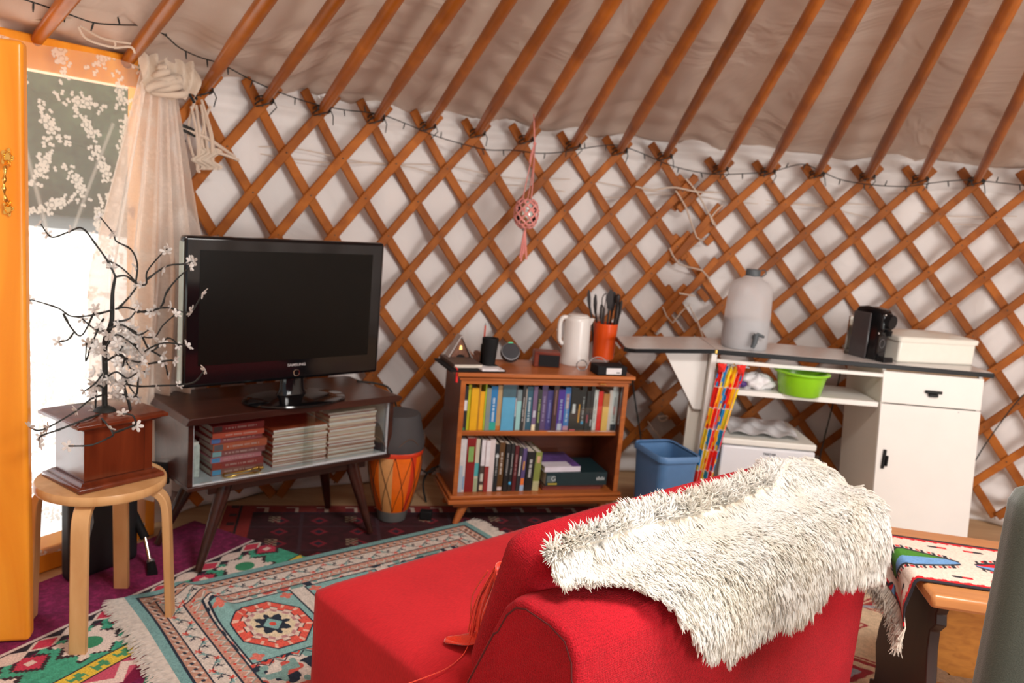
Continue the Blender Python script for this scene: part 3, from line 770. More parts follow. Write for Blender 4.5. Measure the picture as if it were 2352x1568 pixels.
for i in range(8):
    book(on(st, (.115+.004*math.sin(i*2.1), .075+.005*math.sin(i*3), z)), YT+.03*math.sin(i*4), .190+.006*math.sin(i*5), hs[i]*.98, .13, cs[i],
         'red paperback in the small stack inside the television stand, %s one' % nm[i], 'stacked paperbacks in the tv stand', lying=True, title=(.25, .85), tcol=(.62, .45, .42),
         bands=[(.02, .18, [(.08, .35, .62), (.35, .05, .03), (.10, .30, .60), (.25, .45, .50), (.12, .12, .14), (.08, .20, .50), (.5, .08, .04), (.05, .05, .05)][i], .8)])
    z += hs[i]
for s_, (x0, w_, n_, lab) in enumerate(((.335, .215, 15, 'left magazine stack'), (.560, .205, 19, 'right magazine stack'))):
    z = .3218
    for i in range(n_):
        h_ = .0092+.0015*math.sin(i*2.3+s_)
        t = thing('magazine', 'magazine with pale page edge in the %s inside the television stand, number %d up' % (lab, i+1), 'magazine', on(st, (x0+.003*math.sin(i*3.1), .065+.004*math.sin(i*2.2), z)), YT+.012*math.sin(i*1.7+s_), 'magazines in the tv stand')
        n2 = i+1
        ordw = ['bottom', 'second', 'third', 'fourth', 'fifth', 'sixth', 'seventh', 'eighth', 'ninth', 'tenth', 'eleventh', 'twelfth', 'thirteenth', 'fourteenth', 'fifteenth', 'sixteenth', 'seventeenth', 'eighteenth', 'nineteenth'][i]
        t['label'] = 'magazine with pale page edges in the %s of the television stand, %s from below' % (lab.replace(' magazine', ''), ordw) if i else 'bottom magazine of the %s inside the television stand' % lab.replace(' magazine', '')
        m = MB(); m.box((0, 0, .0008), (w_, .24, h_-.0008)); m.build('pages', plain('magazine_pages%d' % (i % 3), [(.74, .70, .66), (.72, .62, .50), (.76, .74, .72)][i % 3], .7, vary=.12, scale=400), t)
        c = [(.45, .04, .02), (.60, .35, .22), (.55, .10, .04), (.65, .55, .45)][(i*3+s_) % 4]
        m = MB(); m.box((-.001, -.001, 0), (w_+.001, .241, .0008)); m.box((-.001, -.001, h_-.0008), (w_+.001, .241, h_)); m.box((-.001, 0, .0008), (0, .241, h_-.0008))
        m.build('cover', plain('magcover_%d' % ((i*3+s_) % 4), c, .4, vary=.2, scale=40), t)
        z += h_

# ================================================================== TELEVISION
tv = thing('television', 'large switched-off glossy black flat screen television on an oval foot', 'television', (-1.072, 2.603, 0), math.radians(43.4))
tz = .632; TW, TH = .764, .506
m = MB(); m.box((0, 0, tz), (TW, .045, tz+TH)); m.box((.08, .045, tz+.05), (TW-.08, .085, tz+TH-.08)); m.build('casing', M_gloss, tv, bevel=.012, seg=3)
m = MB(); m.box((.052, -.0015, tz+.075), (TW-.052, .001, tz+TH-.045)); m.build('screen', M_screen, tv)
m = MB(); m.box((-.0012, .006, tz+.02), (.004, .040, tz+TH-.02)); m.build('edge_trim', plain('pale_edge_trim', (.30, .34, .30), .25, metal=.4), tv)
text('SAMSUNG', 'brand_lettering', .0125, plain('silver_ink', (.55, .52, .52), .4), tv, (TW*.54, -.0012, tz+.055), (PI/2, 0, 0), sx=1.25)
m = MB(); m.tube([(TW*.54+.0115*math.cos(a), -.002, tz+.026+.0115*math.sin(a)) for a in [2*PI*i/32 for i in range(32)]], .0016, 6, closed=True); m.build('power_ring', M_chrome, tv, smooth=60)
m = MB(); m.lathe([(.0, .0), (.009, .0), (.009, .002), (0, .002)], 20); o = m.build('power_button', M_gloss, tv, smooth=40); o.location = (TW*.54, .0, tz+.026); o.rotation_euler = (PI/2, 0, 0)
m = MB(); m.sphere((.006, -.001, tz+TH-.006), .0022, 8, 6); m.build('corner_glint', M_chrome, tv, smooth=60)
m = MB(); m.lathe([(.0, .0), (.19, .0), (.196, .004), (.192, .009), (.12, .014), (.0, .016)], 56, c=(TW*.54, -.0, .5575), sx=1, sy=.66); m.build('foot', M_gloss, tv, smooth=50)
m = MB(); m.lathe([(.062, .0), (.05, .02), (.045, .07), (.045, .09)], 30, c=(TW*.54, .03, .57), sx=1, sy=.45); m.build('neck', M_gloss, tv, smooth=50)
m = MB(); m.sphere((TW*.54-.045, -.055, .573), .004, 8, 6); m.sphere((TW*.54-.07, -.02, .573), .003, 8, 6); m.build('screw_cap', M_chrome, tv, smooth=60) if False else None

# mains cable from the television down behind the drum to the floor
t = thing('power_cable', 'black power cable running from the television stand down past the drum to the floor', 'cable', (0, 0, 0)); t.location = at(905, 930, Y=3.35); o0 = Vector(t.location)
pts = [at(820, 875, Y=3.26), at(862, 880, Y=3.30), at(895, 893, Y=3.33), at(912, 940, Y=3.36), at(922, 985, Y=3.38), at(922, 1020, Y=3.38), at(948, 1060, Y=3.40), at(980, 1085, Y=3.42), at(1000, 1078, Y=3.46)]
m = MB(); m.tube([p-o0 for p in smooth_path(pts, 6)], .0042, 7); m.build('cable', M_cordb, t, smooth=60)
t = thing('extension_lead', 'black extension lead looping at the lattice foot between the drum and the bookcase', 'cable', at(975, 1130, Y=3.45)); o0 = Vector(t.location)
pts = [at(1008, 1070, Y=3.5), at(985, 1082, Y=3.47), at(972, 1110, Y=3.45), at(978, 1150, Y=3.43), at(985, 1172, Y=3.41)]
m = MB(); m.tube([p-o0 for p in smooth_path(pts, 6)], .0045, 7); m.build('cable', M_cordb, t, smooth=60)
m = MB(); m.box((-.02, -.02, 0), (.03, .02, .035)); o = m.build('plug', M_blackmat, t, bevel=.004); o.location = at(975, 1190, z=.008)-o0

# ================================================================== DRUM
dc = at(893, 1203, z=.008)
dr = thing('drum', 'small conga drum with orange and tan striped body between television stand and bookcase', 'drum', (dc.x, dc.y+.07, .009))
K = .98
prof = [(.058, .0), (.060, .03), (.062, .04)]
m = MB(); m.lathe([(.0, 0), (.056, 0), (.066, .045), (.0, .045)], 40); m.build('foot_ring', plain('grey_rubber', (.13, .14, .14), .7), dr, smooth=40)
def drr(z): # body radius
    t = (z-.045)/.245; return .066+.044*math.sin(min(1, max(0, t))*PI*.52)**.9
stripes = [((.86, .15, .012), .0), ((.70, .33, .12), 1), ((.90, .20, .01), 2), ((.75, .05, .02), 3)]
M_or = plain('drum_orange', (.90, .17, .008), .3, vary=.08, scale=40, coat=.3); M_tan = plain('drum_tan', (.72, .36, .13), .35, vary=.06, scale=60, coat=.3)
M_rd = plain('drum_red', (.70, .05, .015), .3, coat=.3); M_tan2 = plain('drum_light_tan', (.82, .50, .24), .35, coat=.3)
def segs(a0, a1, mat, z0=.045, z1=.29):
    m = MB()
    def fn(a, b):
        z = z0+(z1-z0)*b; th = a0+(a1-a0)*a; r = drr(z); return (r*math.cos(th), r*math.sin(th), z)
    m.grid(fn, 10, 12); return m.build('stave', mat, dr, smooth=180)
base = math.radians(-118)
seq = [(32, M_tan), (40, M_or), (14, M_rd), (50, M_or), (40, M_tan), (50, M_or), (14, M_rd), (50, M_or), (34, M_tan), (36, M_or)]
tot = sum(a for a, _ in seq); a = base
for w_, mt in seq:
    b_ = a+math.radians(w_*360/tot); segs(a, b_, mt); a = b_
m = MB(); m.lathe([(.110, .285), (.1125, .292), (.1125, .305), (.108, .312)], 48); m.build('hoop', M_rd, dr, smooth=50)
m = MB(); m.lathe([(.112, .305), (.116, .33), (.110, .36), (.098, .41), (.092, .44), (.088, .45), (.0, .452)], 48); m.build('cover', plain('drum_cover', (.055, .052, .055), .75, bump=.2), dr, smooth=60)
m = MB()
for q in range(10):
    a0 = base+q*2*PI/10; a1 = a0+2*PI/10
    for (s0, s1) in ((a0, a1), (a1, a0)):
        m.tube([((drr(.05+.24*j/8)+.002)*math.cos(s0+(s1-s0)*j/8), (drr(.05+.24*j/8)+.002)*math.sin(s0+(s1-s0)*j/8), .05+.24*j/8) for j in range(9)], .0011, 4)
m.build('lacing', M_cordb, dr)
m = MB()
pts = [(.113*math.cos(a), .113*math.sin(a), .345+.022*math.sin(a*5)) for a in [2*PI*i/80 for i in range(80)]]
m.tube(pts, .002, 5, closed=True); m.build('tension_cord', plain('brown_cord', (.12, .07, .05), .8), dr, smooth=60)

# ================================================================== BOOKCASE
YB = math.radians(17.4)
bc = thing('bookcase', 'low teak bookcase with moulded top, one shelf of books above another and tapered feet', 'bookcase', (-.201, 3.141, 0), YB)
BW, BD, BZ0, BZ1 = .772, .30, .105, .655
def moulding(z0, z1, over=.0, flip=1):
    h = z1-z0; m = MB(); 
    for (a, b, o_) in ((0, .38, -.010), (.38, .50, -.014), (.50, 1.0, .0)) if flip > 0 else ((0, .5, .0), (.5, .62, -.014), (.62, 1, -.010)):
        m.box((-o_*1-.0, -(-o_)*-1 if False else -o_*1*1, z0+a*h), (BW+o_, BD, z0+b*h))
    return m
m = MB()
for z0, z1, i_ in ((.623, .634, .012), (.634, .639, .018), (.639, BZ1, .0)): m.box((i_, i_, z0), (BW-i_, BD, z1))
m.build('top', M_book, bc, bevel=.003)
m = MB()
for z0, z1, i_ in ((.105, .122, .0), (.122, .127, .010), (.127, .140, .006)): m.box((i_, i_, z0), (BW-i_, BD, z1))
m.build('base', M_book, bc, bevel=.003)
m = MB(); m.box((.03, .03, .083), (BW-.03, .05, .105)); m.build('apron', M_book, bc, bevel=.002)
for x0, x1 in ((.020, .040), (BW-.040, BW-.020)):
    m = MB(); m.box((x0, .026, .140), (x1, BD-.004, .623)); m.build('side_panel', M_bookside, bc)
    m = MB(); m.box((x0, .018, .140), (x1, .026, .623)); m.build('front_edge', M_book, bc, bevel=.001)
m = MB(); m.box((.040, .018, .607), (BW-.040, .034, .623)); m.build('top_rail', M_book, bc)
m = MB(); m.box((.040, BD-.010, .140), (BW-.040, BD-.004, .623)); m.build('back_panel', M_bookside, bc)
m = MB(); m.box((.040, .05, .382), (BW-.040, BD-.010, .402)); m.build('shelf', M_book, bc, bevel=.002)
m = MB(); m.box((.36, .13, .378), (.40, .15, .382)); m.box((BW-.24, .05, .606), (BW-.20, .05+.02, .6075)) ; m.build('catch', M_brass, bc) if False else None
m = MB(); m.box((.612, -.0008, .618), (.638, 0.013, .6225)); m.build('catch', M_brass, bc)
for (x, y, dx, dy) in ((.09, .06, -.05, -.035), (BW-.09, .06, .05, -.035), (.09, BD-.05, -.04, .03), (BW-.09, BD-.05, .04, .03)):
    m = MB(); m.tube([(x, y, .105), (x+dx, y+dy, .012)], [.022, .012], 14); m.build('leg', M_book, bc, smooth=40)
# glass door pane of the right part
m = MB(); m.box((BW-.36, .036, .404), (BW-.041, .039, .604)); m.build('glass_pane', M_glass, bc)

top_books = [ # width units, colour, colour word, bands, title colour
 (65, (.02, .02, .02), 'black with white flame patch', [(.45, .68, (.80, .78, .78), .8), (.0, .06, (.02, .2, .08), .5)], None),
 (35, (.55, .52, .01), 'thin yellow green', [], None), (85, (.80, .42, .005), 'wide golden yellow', [], None), (22, (.45, .20, .01), 'thin dark amber', [], None), (55, (.82, .40, .005), 'narrow golden yellow', [], None),
 (15, (.45, .62, .05), 'very thin lime', [], None), (55, (.22, .26, .24), 'grey green', [], None), (80, (.015, .19, .46), 'blue with green foot', [(.0, .18, (.02, .38, .30), 1)], (.7, .8, .85)),
 (55, (.45, .30, .14), 'tan and brown', [(.0, .1, (.45, .15, .02), 1)], None), (155, (.09, .36, .58), 'very wide sky blue', [(.72, 1, (.05, .11, .14), 1)], None), (25, (.05, .05, .06), 'thin black and white', [(.3, .7, (.6, .6, .62), .4)], None),
 (60, (.30, .56, .56), 'pale aqua', [(.72, 1, (.18, .24, .25), 1)], None), (40, (.02, .02, .022), 'plain black', [], (.6, .6, .6)), (15, (.35, .30, .25), 'thin beige', [], None), (78, (.02, .09, .14), 'dark teal', [], (.6, .7, .75)),
 (50, (.16, .10, .20), 'dark with cream foot', [(.0, .14, (.75, .66, .45), .9), (.3, .45, (.5, .52, .6), .6)], None), (55, (.02, .025, .02), 'black with green lettering', [], (.40, .50, .15)), (70, (.09, .05, .14), 'dusky purple', [], (.3, .25, .4)),
 (70, (.055, .04, .20), 'deep violet', [], (.3, .3, .6)), (60, (.09, .03, .03), 'brown', [(.35, .9, (.35, .16, .14), .25)], None), (90, (.10, .03, .34), 'bright violet with white emblem', [(.0, .17, (.62, .62, .75), .6)], (.55, .6, .8)),
 (70, (.06, .22, .55), 'blue with pink foot', [(.0, .1, (.6, .3, .38), 1), (.5, .85, (.5, .25, .26), .6)], (.8, .8, .8)), (90, (.012, .012, .012), 'black with white box', [(.4, .62, (.70, .68, .68), .4), (.0, .03, (.75, .1, .12), .8)], None),
 (50, (.015, .015, .015), 'black with orange lettering', [(.2, .65, (.75, .32, .03), .35)], None), (60, (.015, .015, .016), 'black with blue dot', [(.14, .2, (.05, .35, .65), .5)], (.5, .5, .5)), (50, (.018, .018, .02), 'black with red mark', [(.2, .4, (.3, .03, .06), .4)], None), (45, (.02, .02, .022), 'slim black', [(.1, .25, (.45, .45, .47), .4)], None),
 (55, (.72, .70, .68), 'white', [], (.2, .2, .2)), (60, (.80, .015, .008), 'bright red', [], None), (80, (.85, .50, .12), 'pale orange', [(.65, 1, (.55, .22, .05), 1)], None), (42, (.70, .58, .55), 'pinkish white', [], None), (75, (.62, .62, .62), 'light grey with black foot', [(.0, .14, (.02, .02, .02), .9), (.35, .55, (.6, .25, .25), .4)], (.15, .15, .15))]
x = .0415; tot = sum(b[0] for b in top_books); unit = (BW-.083)/tot
for i, (w_, c, word, bands, tc) in enumerate(top_books):
    w = w_*unit; h = .185+.012*math.sin(i*2.7) if c[0] < .78 else .170+.01*math.sin(i)
    if w_ == 155: h = .197
    book(on(bc, (x+.0003, .060+.004*math.sin(i*1.9), .4025)), YB, w-.0006, h, .13, c, '%s book spine on the upper shelf of the teak bookcase' % word, 'books on the upper shelf', bands=bands, title=(.2, .75) if tc else None, tcol=tc)
    x += w
low_books = [
 (55, (.45, .58, .70), 'white and pale blue', .245, [(.5, 1, (.72, .70, .70), 1)], None, 0), (32, (.70, .70, .72), 'thin white with blue edge', .243, [(.05, .3, (.2, .38, .6), .6)], None, 0), (108, (.24, .012, .012), 'wide dark red with green patch', .250, [(.56, .84, (.22, .42, .12), .6)], None, 0),
 (50, (.60, .58, .45), 'cream and teal', .243, [(.3, .55, (.08, .42, .45), 1), (.0, .25, (.35, .45, .28), .8)], None, 0), (20, (.03, .03, .03), 'thin black', .240, [], None, 0), (52, (.08, .06, .05), 'white topped with dark foot', .240, [(.5, 1, (.78, .76, .80), 1), (.03, .13, (.7, .6, .4), .8), (.2, .35, (.6, .62, .55), .7)], None, 0),
 (50, (.30, .03, .03), 'white topped with dark red foot', .238, [(.5, 1, (.78, .76, .80), 1)], None, 0), (66, (.74, .66, .66), 'pinkish white', .240, [], None, 0), (48, (.015, .02, .025), 'tall black with silver lettering', .222, [(.72, .78, (.6, .65, .68), .8)], (.5, .55, .55), 0),
 (68, (.11, .050, .012), 'brown with white lettering', .228, [(.02, .09, (.7, .62, .62), .8)], (.72, .68, .62), .01), (58, (.015, .015, .016), 'thick black', .222, [], (.4, .4, .4), .02), (42, (.02, .02, .022), 'black with blue dot', .222, [(.14, .20, (.05, .4, .75), .7)], (.5, .5, .5), .03),
 (48, (.10, .012, .016), 'dark maroon', .214, [], (.5, .3, .3), .03), (40, (.03, .03, .035), 'black with white stripe', .206, [(.35, .8, (.62, .62, .64), .4)], None, .04), (50, (.10, .07, .20), 'purple with colourful foot', .200, [(.0, .14, (.35, .5, .7), 1), (.14, .3, (.8, .2, .03), .8), (.5, .7, (.6, .3, .05), .4)], None, .04),
 (98, (.012, .012, .014), 'wide black with white script', .186, [], (.75, .75, .75), .05), (80, (.22, .26, .06), 'mossy green and cream', .182, [(.72, .9, (.6, .35, .22), .5), (.0, .25, (.45, .45, .25), 1)], None, .06)]
x = .0425; unit2 = .000345
for i, (w_, c, word, h, bands, tc, tl) in enumerate(low_books):
    w = w_*unit2*1.03
    book(on(bc, (x+.0004, .050+.003*math.sin(i*2.9), .1405)), YB, w-.0008, h*.93, .16, c, '%s book on the lower shelf of the teak bookcase' % word, 'upright books on the lower shelf', bands=bands, title=(.35, .8) if tc else None, tcol=tc, tilt=tl*.6)
    x += w+(.002 if tl else 0)
xs = x+.022
book(on(bc, (xs-.004, .055, .1405)), YB, .270, .009, .20, (.20, .045, .03), 'thin dark red hardback at the bottom of the lying pile on the lower shelf', 'lying books on the lower shelf', lying=True)
book(on(bc, (xs+.002, .052, .1500)), YB+.01, .275, .012, .20, (.14, .03, .022), 'slim maroon hardback second from the bottom of the lying pile', 'lying books on the lower shelf', lying=True)
t = book(on(bc, (xs+.004, .046, .1625)), YB-.01, .280, .058, .205, (.010, .030, .036), 'thick dark teal boxed volume lying on two slim maroon books', 'lying books on the lower shelf', lying=True, bands=[(.02, .13, (.10, .14, .15), .5)])
text('G', 'spine_letter', .03, plain('pale_ink', (.45, .5, .5), .5), t, (.035, -.001, .030), (PI/2, 0, 0))
m = MB()
for i in range(5): m.box((.232+i*.008, -.0009, .022), (.237+i*.008, 0, .034+.004*(i % 2)))
m.build('spine_emblem', plain('pale_ink', (.45, .5, .5), .5), t)
m = MB()
for i in range(6): m.box((.012+i*.007, -.0009, .004), (.016+i*.007, 0, .011))
m.build('yellow_label', plain('yellow_ink', (.75, .60, .05), .5), t)
t = book(on(bc, (xs-.002, .052, .2210)), YB+.03, .165, .022, .20, (.70, .66, .74), 'lilac and white paperback lying on top of the thick dark teal volume', 'lying books on the lower shelf', lying=True)
m = MB(); m.box((.0, .07, .0221), (.165, .2, .0226)); m.box((.125, .0, .0221), (.165, .07, .0226)); m.build('cover_picture', plain('purple_cover', (.12, .06, .24), .5, vary=.5, scale=20), t)

# ------------------------------------------------------------------ things on the bookcase
ZB = .6555
def pos(px, py, z): p = at(px, py, z=z); return (p.x, p.y, z)
p = at(1022, 824, z=ZB)
t = thing('folder', 'black folder lying at the left end of the bookcase top with papers on it', 'folder', pos(1040, 854, ZB), math.radians(22))
m = MB(); m.box((-.012, -.004, 0), (.225, .235, .008)); m.build('cover', M_blackmat, t, bevel=.003)
fz = ZB+.0085
t = thing('notebook', 'brown notebook with pale page edge lying on the black folder', 'notebook', pos(1043, 845, fz), math.radians(22))
m = MB(); m.box((0, 0, 0), (.120, .205, .0015)); m.box((0, 0, .0135), (.120, .205, .015)); m.box((0, 0, .0015), (.002, .205, .0135)); m.build('cover', plain('brown_cover', (.11, .07, .055), .6, vary=.1), t)
m = MB(); m.box((.002, .001, .0015), (.118, .204, .0135)); m.build('pages', M_paper, t)
m = MB(); m.box((.014, -.0012, .004), (.019, .0, .0045)); m.tube([(.005, -.002, .006), (.004, -.030, .002), (.003, -.034, -.05)], [.002, .0035, .006], 8)
m.build('ribbon', plain('red_ribbon', (.75, .01, .01), .5), t, smooth=50)
t = thing('paper_sheets', 'white papers lying on the black folder in front of the black cup', 'paper', pos(1108, 852, fz), math.radians(22))
m = MB(); m.box((0, 0, 0), (.095, .075, .0035)); m.box((.004, .012, .0035), (.070, .090, .006)); m.build('sheets', plain('white_paper', (.80, .78, .80), .8), t)
# incense house
t = thing('incense_house', 'small triangular clay house ornament with a glowing yellow window behind the notebook', 'ornament', pos(1056, 832, ZB), math.radians(20))
M_clay = plain('brown_clay', (.22, .10, .065), .8, vary=.3, scale=90, bump=.5)
m = MB(); m.prism([(-.052, 0), (.052, 0), (.004, .098), (-.004, .098)], 0, .05); m.build('body', M_clay, t, bevel=.002)
for s_ in (-1, 1):
    m = MB(); m.hexa([(s_*.060, -.006, .0), (s_*.066, -.006, .0), (s_*.066, .056, .0), (s_*.060, .056, .0), (s_*-.001, -.006, .112), (s_*.004, -.006, .114), (s_*.004, .056, .114), (s_*-.001, .056, .112)]); m.build('roof_board', plain('pale_roof', (.45, .40, .38), .7), t)
m = MB(); m.prism([(-.022, .003)]+[(.022*math.cos(a), .012+.022*math.sin(a)) for a in [PI-PI*i/12 for i in range(13)]]+[(.022, .003)], -.001, .003); m.build('doorway', M_blackmat, t)
m = MB(); m.tube([(.026*math.cos(a), -.001, .012+.026*math.sin(a)) for a in [PI*i/14 for i in range(15)]], .003, 6); m.build('arch', M_clay, t, smooth=60)
ml, lt, ln, lb = newmat('amber_light'); lb.inputs['Emission Color'].default_value = (1, .6, .15, 1); lb.inputs['Emission Strength'].default_value = 1.2; lb.inputs['Base Color'].default_value = (.8, .5, .15, 1)
m = MB(); m.prism([(-.006, .055), (.006, .055), (.004, .072), (-.004, .072)], -.0015, .002); m.build('lit_window', ml, t)
# figurine beside it
t = thing('figurine', 'small dark brown rounded figurine between the clay house and the black cup', 'ornament', pos(1093, 832, ZB))
m = MB(); m.lathe([(.0, 0), (.02, 0), (.024, .012), (.018, .028), (.010, .034), (.013, .042), (.009, .05), (0, .053)], 20, sx=1.1, sy=.8)
m.build('body', M_clay, t, smooth=60); m = MB(); m.tube([(.018, -.005, .02), (.024, -.012, .035), (.012, -.008, .045)], [.006, .005, .003], 8); m.build('arm', M_clay, t, smooth=60)
# cup, phone, pencil
cz = fz+.0065
cu = pos(1122, 838, cz)
t = thing('tumbler', 'matt black tumbler standing on the papers at the left of the bookcase top', 'cup', cu)
m = MB(); m.lathe([(0, .003), (.025, .003), (.024, 0), (.0255, 0), (.0345, .112), (.0325, .112), (.024, .006), (0, .006)], 36); m.build('body', M_blackmat, t, smooth=50)
m = MB(); m.tube([(.0335*math.cos(a), .0335*math.sin(a), .112) for a in [2*PI*i/32 for i in range(32)]], .0012, 6, closed=True); m.build('rim', M_black, t, smooth=60)
t = thing('phone', 'black phone standing on edge behind the black tumbler', 'phone', (cu[0]-.033, cu[1]+.040, ZB+.0085), math.radians(10))
m = MB(); m.box((-.006, -.008, 0), (.028, .004, .086)); m.build('case', M_black, t, bevel=.002)
m = MB(); m.box((-.004, -.009, .006), (.026, -.008, .080)); m.build('screen', M_gloss, t)
t = thing('pencil', 'red pencil standing upright with its grey tip above the black tumbler', 'pencil', (cu[0]-.028, cu[1]+.058, ZB+.0085))
m = MB(); m.tube([(0, 0, 0), (0, 0, .160)], .0037, 6); m.build('shaft', plain('red_pencil', (.55, .06, .03), .5), t)
m = MB(); m.tube([(0, 0, .160), (0, 0, .170)], [.0036, .0022], 6); m.build('ferrule', M_steel, t)
# smart speaker puck
q = pos(1170, 832, ZB)
t = thing('smart_speaker', 'small round charcoal smart speaker with a green light, tilted towards the room', 'speaker', q, 0)
R_ = Euler((math.radians(58), 0, math.radians(8))).to_matrix().to_4x4(); R_.translation = Vector((0, 0, .044))
m = MB(); m.M = R_; m.lathe([(0, -.018), (.036, -.018), (.0425, -.010), (.0425, .006), (.038, .014), (0, .016)], 40); m.build('body', plain('charcoal_fabric', (.035, .035, .042), .6, bump=.3, bscale=900), t, smooth=50)
m = MB(); m.M = R_; m.tube([(.0385*math.cos(a), .0385*math.sin(a), .0145) for a in [2*PI*i/36 for i in range(36)]], .0014, 6, closed=True); m.build('ring', M_steel, t, smooth=60)
mg, _, _, gb_ = newmat('green_led'); gb_.inputs['Emission Color'].default_value = (.05, 1, .45, 1); gb_.inputs['Emission Strength'].default_value = .8; gb_.inputs['Base Color'].default_value = (.05, .6, .3, 1)
m = MB(); m.M = R_; m.tube([(.0405*math.cos(a), .0405*math.sin(a), .0125) for a in [PI/2-.25+.5*i/6 for i in range(7)]], .0018, 6); m.build('status_light', mg, t, smooth=60)
# wooden radio
t = thing('radio', 'small dark red wooden box radio with a black front on the bookcase', 'radio', pos(1232, 842, ZB), math.radians(6))
m = MB(); m.box((-.012, 0, .0), (.100, .075, .066)); m.build('cabinet', wood('cherry_wood', (.13, .022, .012), (.22, .045, .022), rough=.35), t, bevel=.003)
m = MB(); m.box((.008, -.003, .004), (.097, 0.001, .054)); m.build('front', M_blackmat, t, bevel=.001)
# kettle
q = pos(1318, 834, ZB)
t = thing('kettle', 'tall white plastic jug kettle standing in front of the orange utensil pot', 'kettle', q, math.radians(12))
M_kw = plain('kettle_white', (.76, .73, .70), .28, vary=.01)
m = MB(); m.lathe([(0, 0), (.068, 0), (.069, .01), (.062, .03), (.0615, .05), (.057, .19), (.055, .205), (.048, .212), (0, .214)], 48); m.build('body', M_kw, t, smooth=50)
m = MB(); m.lathe([(.045, .2105), (.046, .216), (.040, .220), (0, .221)], 40); m.build('lid', M_kw, t, smooth=50)
m = MB(); m.add([(.030, -.030, .205), (.030, .030, .205), (.082, 0, .208), (.036, -.030, .165), (.036, .030, .165), (.060, 0, .168)], [(0, 1, 2), (3, 5, 4), (0, 2, 5, 3), (1, 4, 5, 2), (0, 3, 4, 1)]); m.build('spout', M_kw, t, bevel=.006)
m = MB(); pts = smooth_path([(-.048, 0, .203), (-.068, 0, .203), (-.080, 0, .18), (-.080, 0, .14), (-.075, 0, .10), (-.060, 0, .085)], 5); m.tube(pts, [.010]*len(pts), 10); m.build('handle', M_kw, t, smooth=60)
m = MB(); m.box((.0, -.0515, .185), (.018, -.048, .193)); m.build('switch', plain('kettle_grey', (.6, .58, .57), .3), t, bevel=.001)
# orange pot with utensils
q = pos(1384, 822, ZB)
pot = thing('utensil_pot', 'orange round pot crammed with dark kitchen utensils behind the white kettle', 'pot', q)
m = MB(); m.lathe([(0, .0), (.050, 0), (.0555, .165), (.0525, .165), (.048, .004), (0, .004)], 44); m.build('pot', plain('orange_enamel', (.80, .085, .006), .3, coat=.3), pot, smooth=50)
m = MB(); m.tube([(.054*math.cos(a), .054*math.sin(a), .165) for a in [2*PI*i/32 for i in range(32)]], .0016, 6, closed=True); m.build('rim', plain('orange_enamel', (.80, .085, .006), .3), pot, smooth=60)
ut = [('carving knife', -.042, .0, -.085, .29, 'blade', 'long dark knife leaning far left out of the orange pot'), ('spatula', -.03, .01, -.055, .27, 'blade', 'pale edged utensil leaning left out of the orange pot'), ('whisk', -.012, -.01, -.018, .285, 'loop', 'thin wire utensil with a curved loop standing up left in the orange pot'),
      ('spoon', .004, -.015, .004, .30, 'wide', 'broad black spatula blade standing tallest in the orange pot'), ('spoon', .018, .01, .022, .29, 'wide', 'second broad dark utensil behind the tallest blade in the orange pot'), ('ladle', .030, -.01, .038, .29, 'knob', 'dark utensil with a knobbed end at the right of the orange pot'),
      ('handle', .036, .005, .050, .255, 'knob', 'short black handled tool right of centre in the orange pot'), ('fork', .042, -.008, .056, .27, 'rod', 'slim black utensil at the far right rim of the orange pot'), ('knife', .030, -.03, .040, .25, 'rod', 'slim silver edged utensil leaning on the front right rim of the orange pot'), ('knife', -.010, -.03, -.030, .245, 'rod', 'dark handle sticking up at front left in the orange pot')]
M_ut = plain('utensil_black', (.018, .012, .011), .4)
for nm_, x0, y0, x1, z1, kd, lab in ut:
    t = thing('kitchen_utensil', lab, 'utensil', (q[0]+x0, q[1]+y0, ZB+.01), 0, 'utensils in the orange pot'); dx = x1-x0
    m = MB(); m.tube([(0, 0, 0), (dx*.6, 0, (z1-.01)*.6), (dx, 0, z1-.06)], [.004, .0045, .005], 8); m.build('handle', M_ut, t, smooth=50)
    m = MB(); e = Vector((dx, 0, z1-.065)); d = Vector((dx, 0, z1)).normalized(); s_ = Vector((d.z, 0, -d.x))
    if kd in ('blade', 'wide'):
        w_ = .010 if kd == 'blade' else .017
        out = [(-w_*.5, -.01), (-w_, .03), (-w_*.9, .06), (-w_*.2, .082), (w_*.5, .075), (w_*.8, .04), (w_*.5, -.01)]
        vs = [e+s_*a+d*b+Vector((0, yy, 0)) for yy in (-.0012, .0012) for a, b in out]; n_ = len(out)
        m.add(vs, [tuple(range(n_))[::-1], tuple(range(n_, 2*n_))]+[(i, (i+1) % n_, (i+1) % n_+n_, i+n_) for i in range(n_)])
    elif kd == 'loop':
        m.tube(smooth_path([e, e+s_*-.012+d*.03, e+s_*-.010+d*.06, e+s_*.004+d*.078], 5), .0024, 6); m.tube(smooth_path([e, e+s_*.004+d*.03, e+s_*.006+d*.06, e+s_*.004+d*.078], 5), .0018, 6)
    elif kd == 'knob': m.tube([e, e+d*.03, e+d*.045, e+d*.065, e+d*.072], [.006, .006, .013, .012, .004], 10)
    else: m.tube([e, e+d*.05, e+d*.065], [.007, .0065, .003], 8)
    m.build('head', M_ut, t, smooth=40)
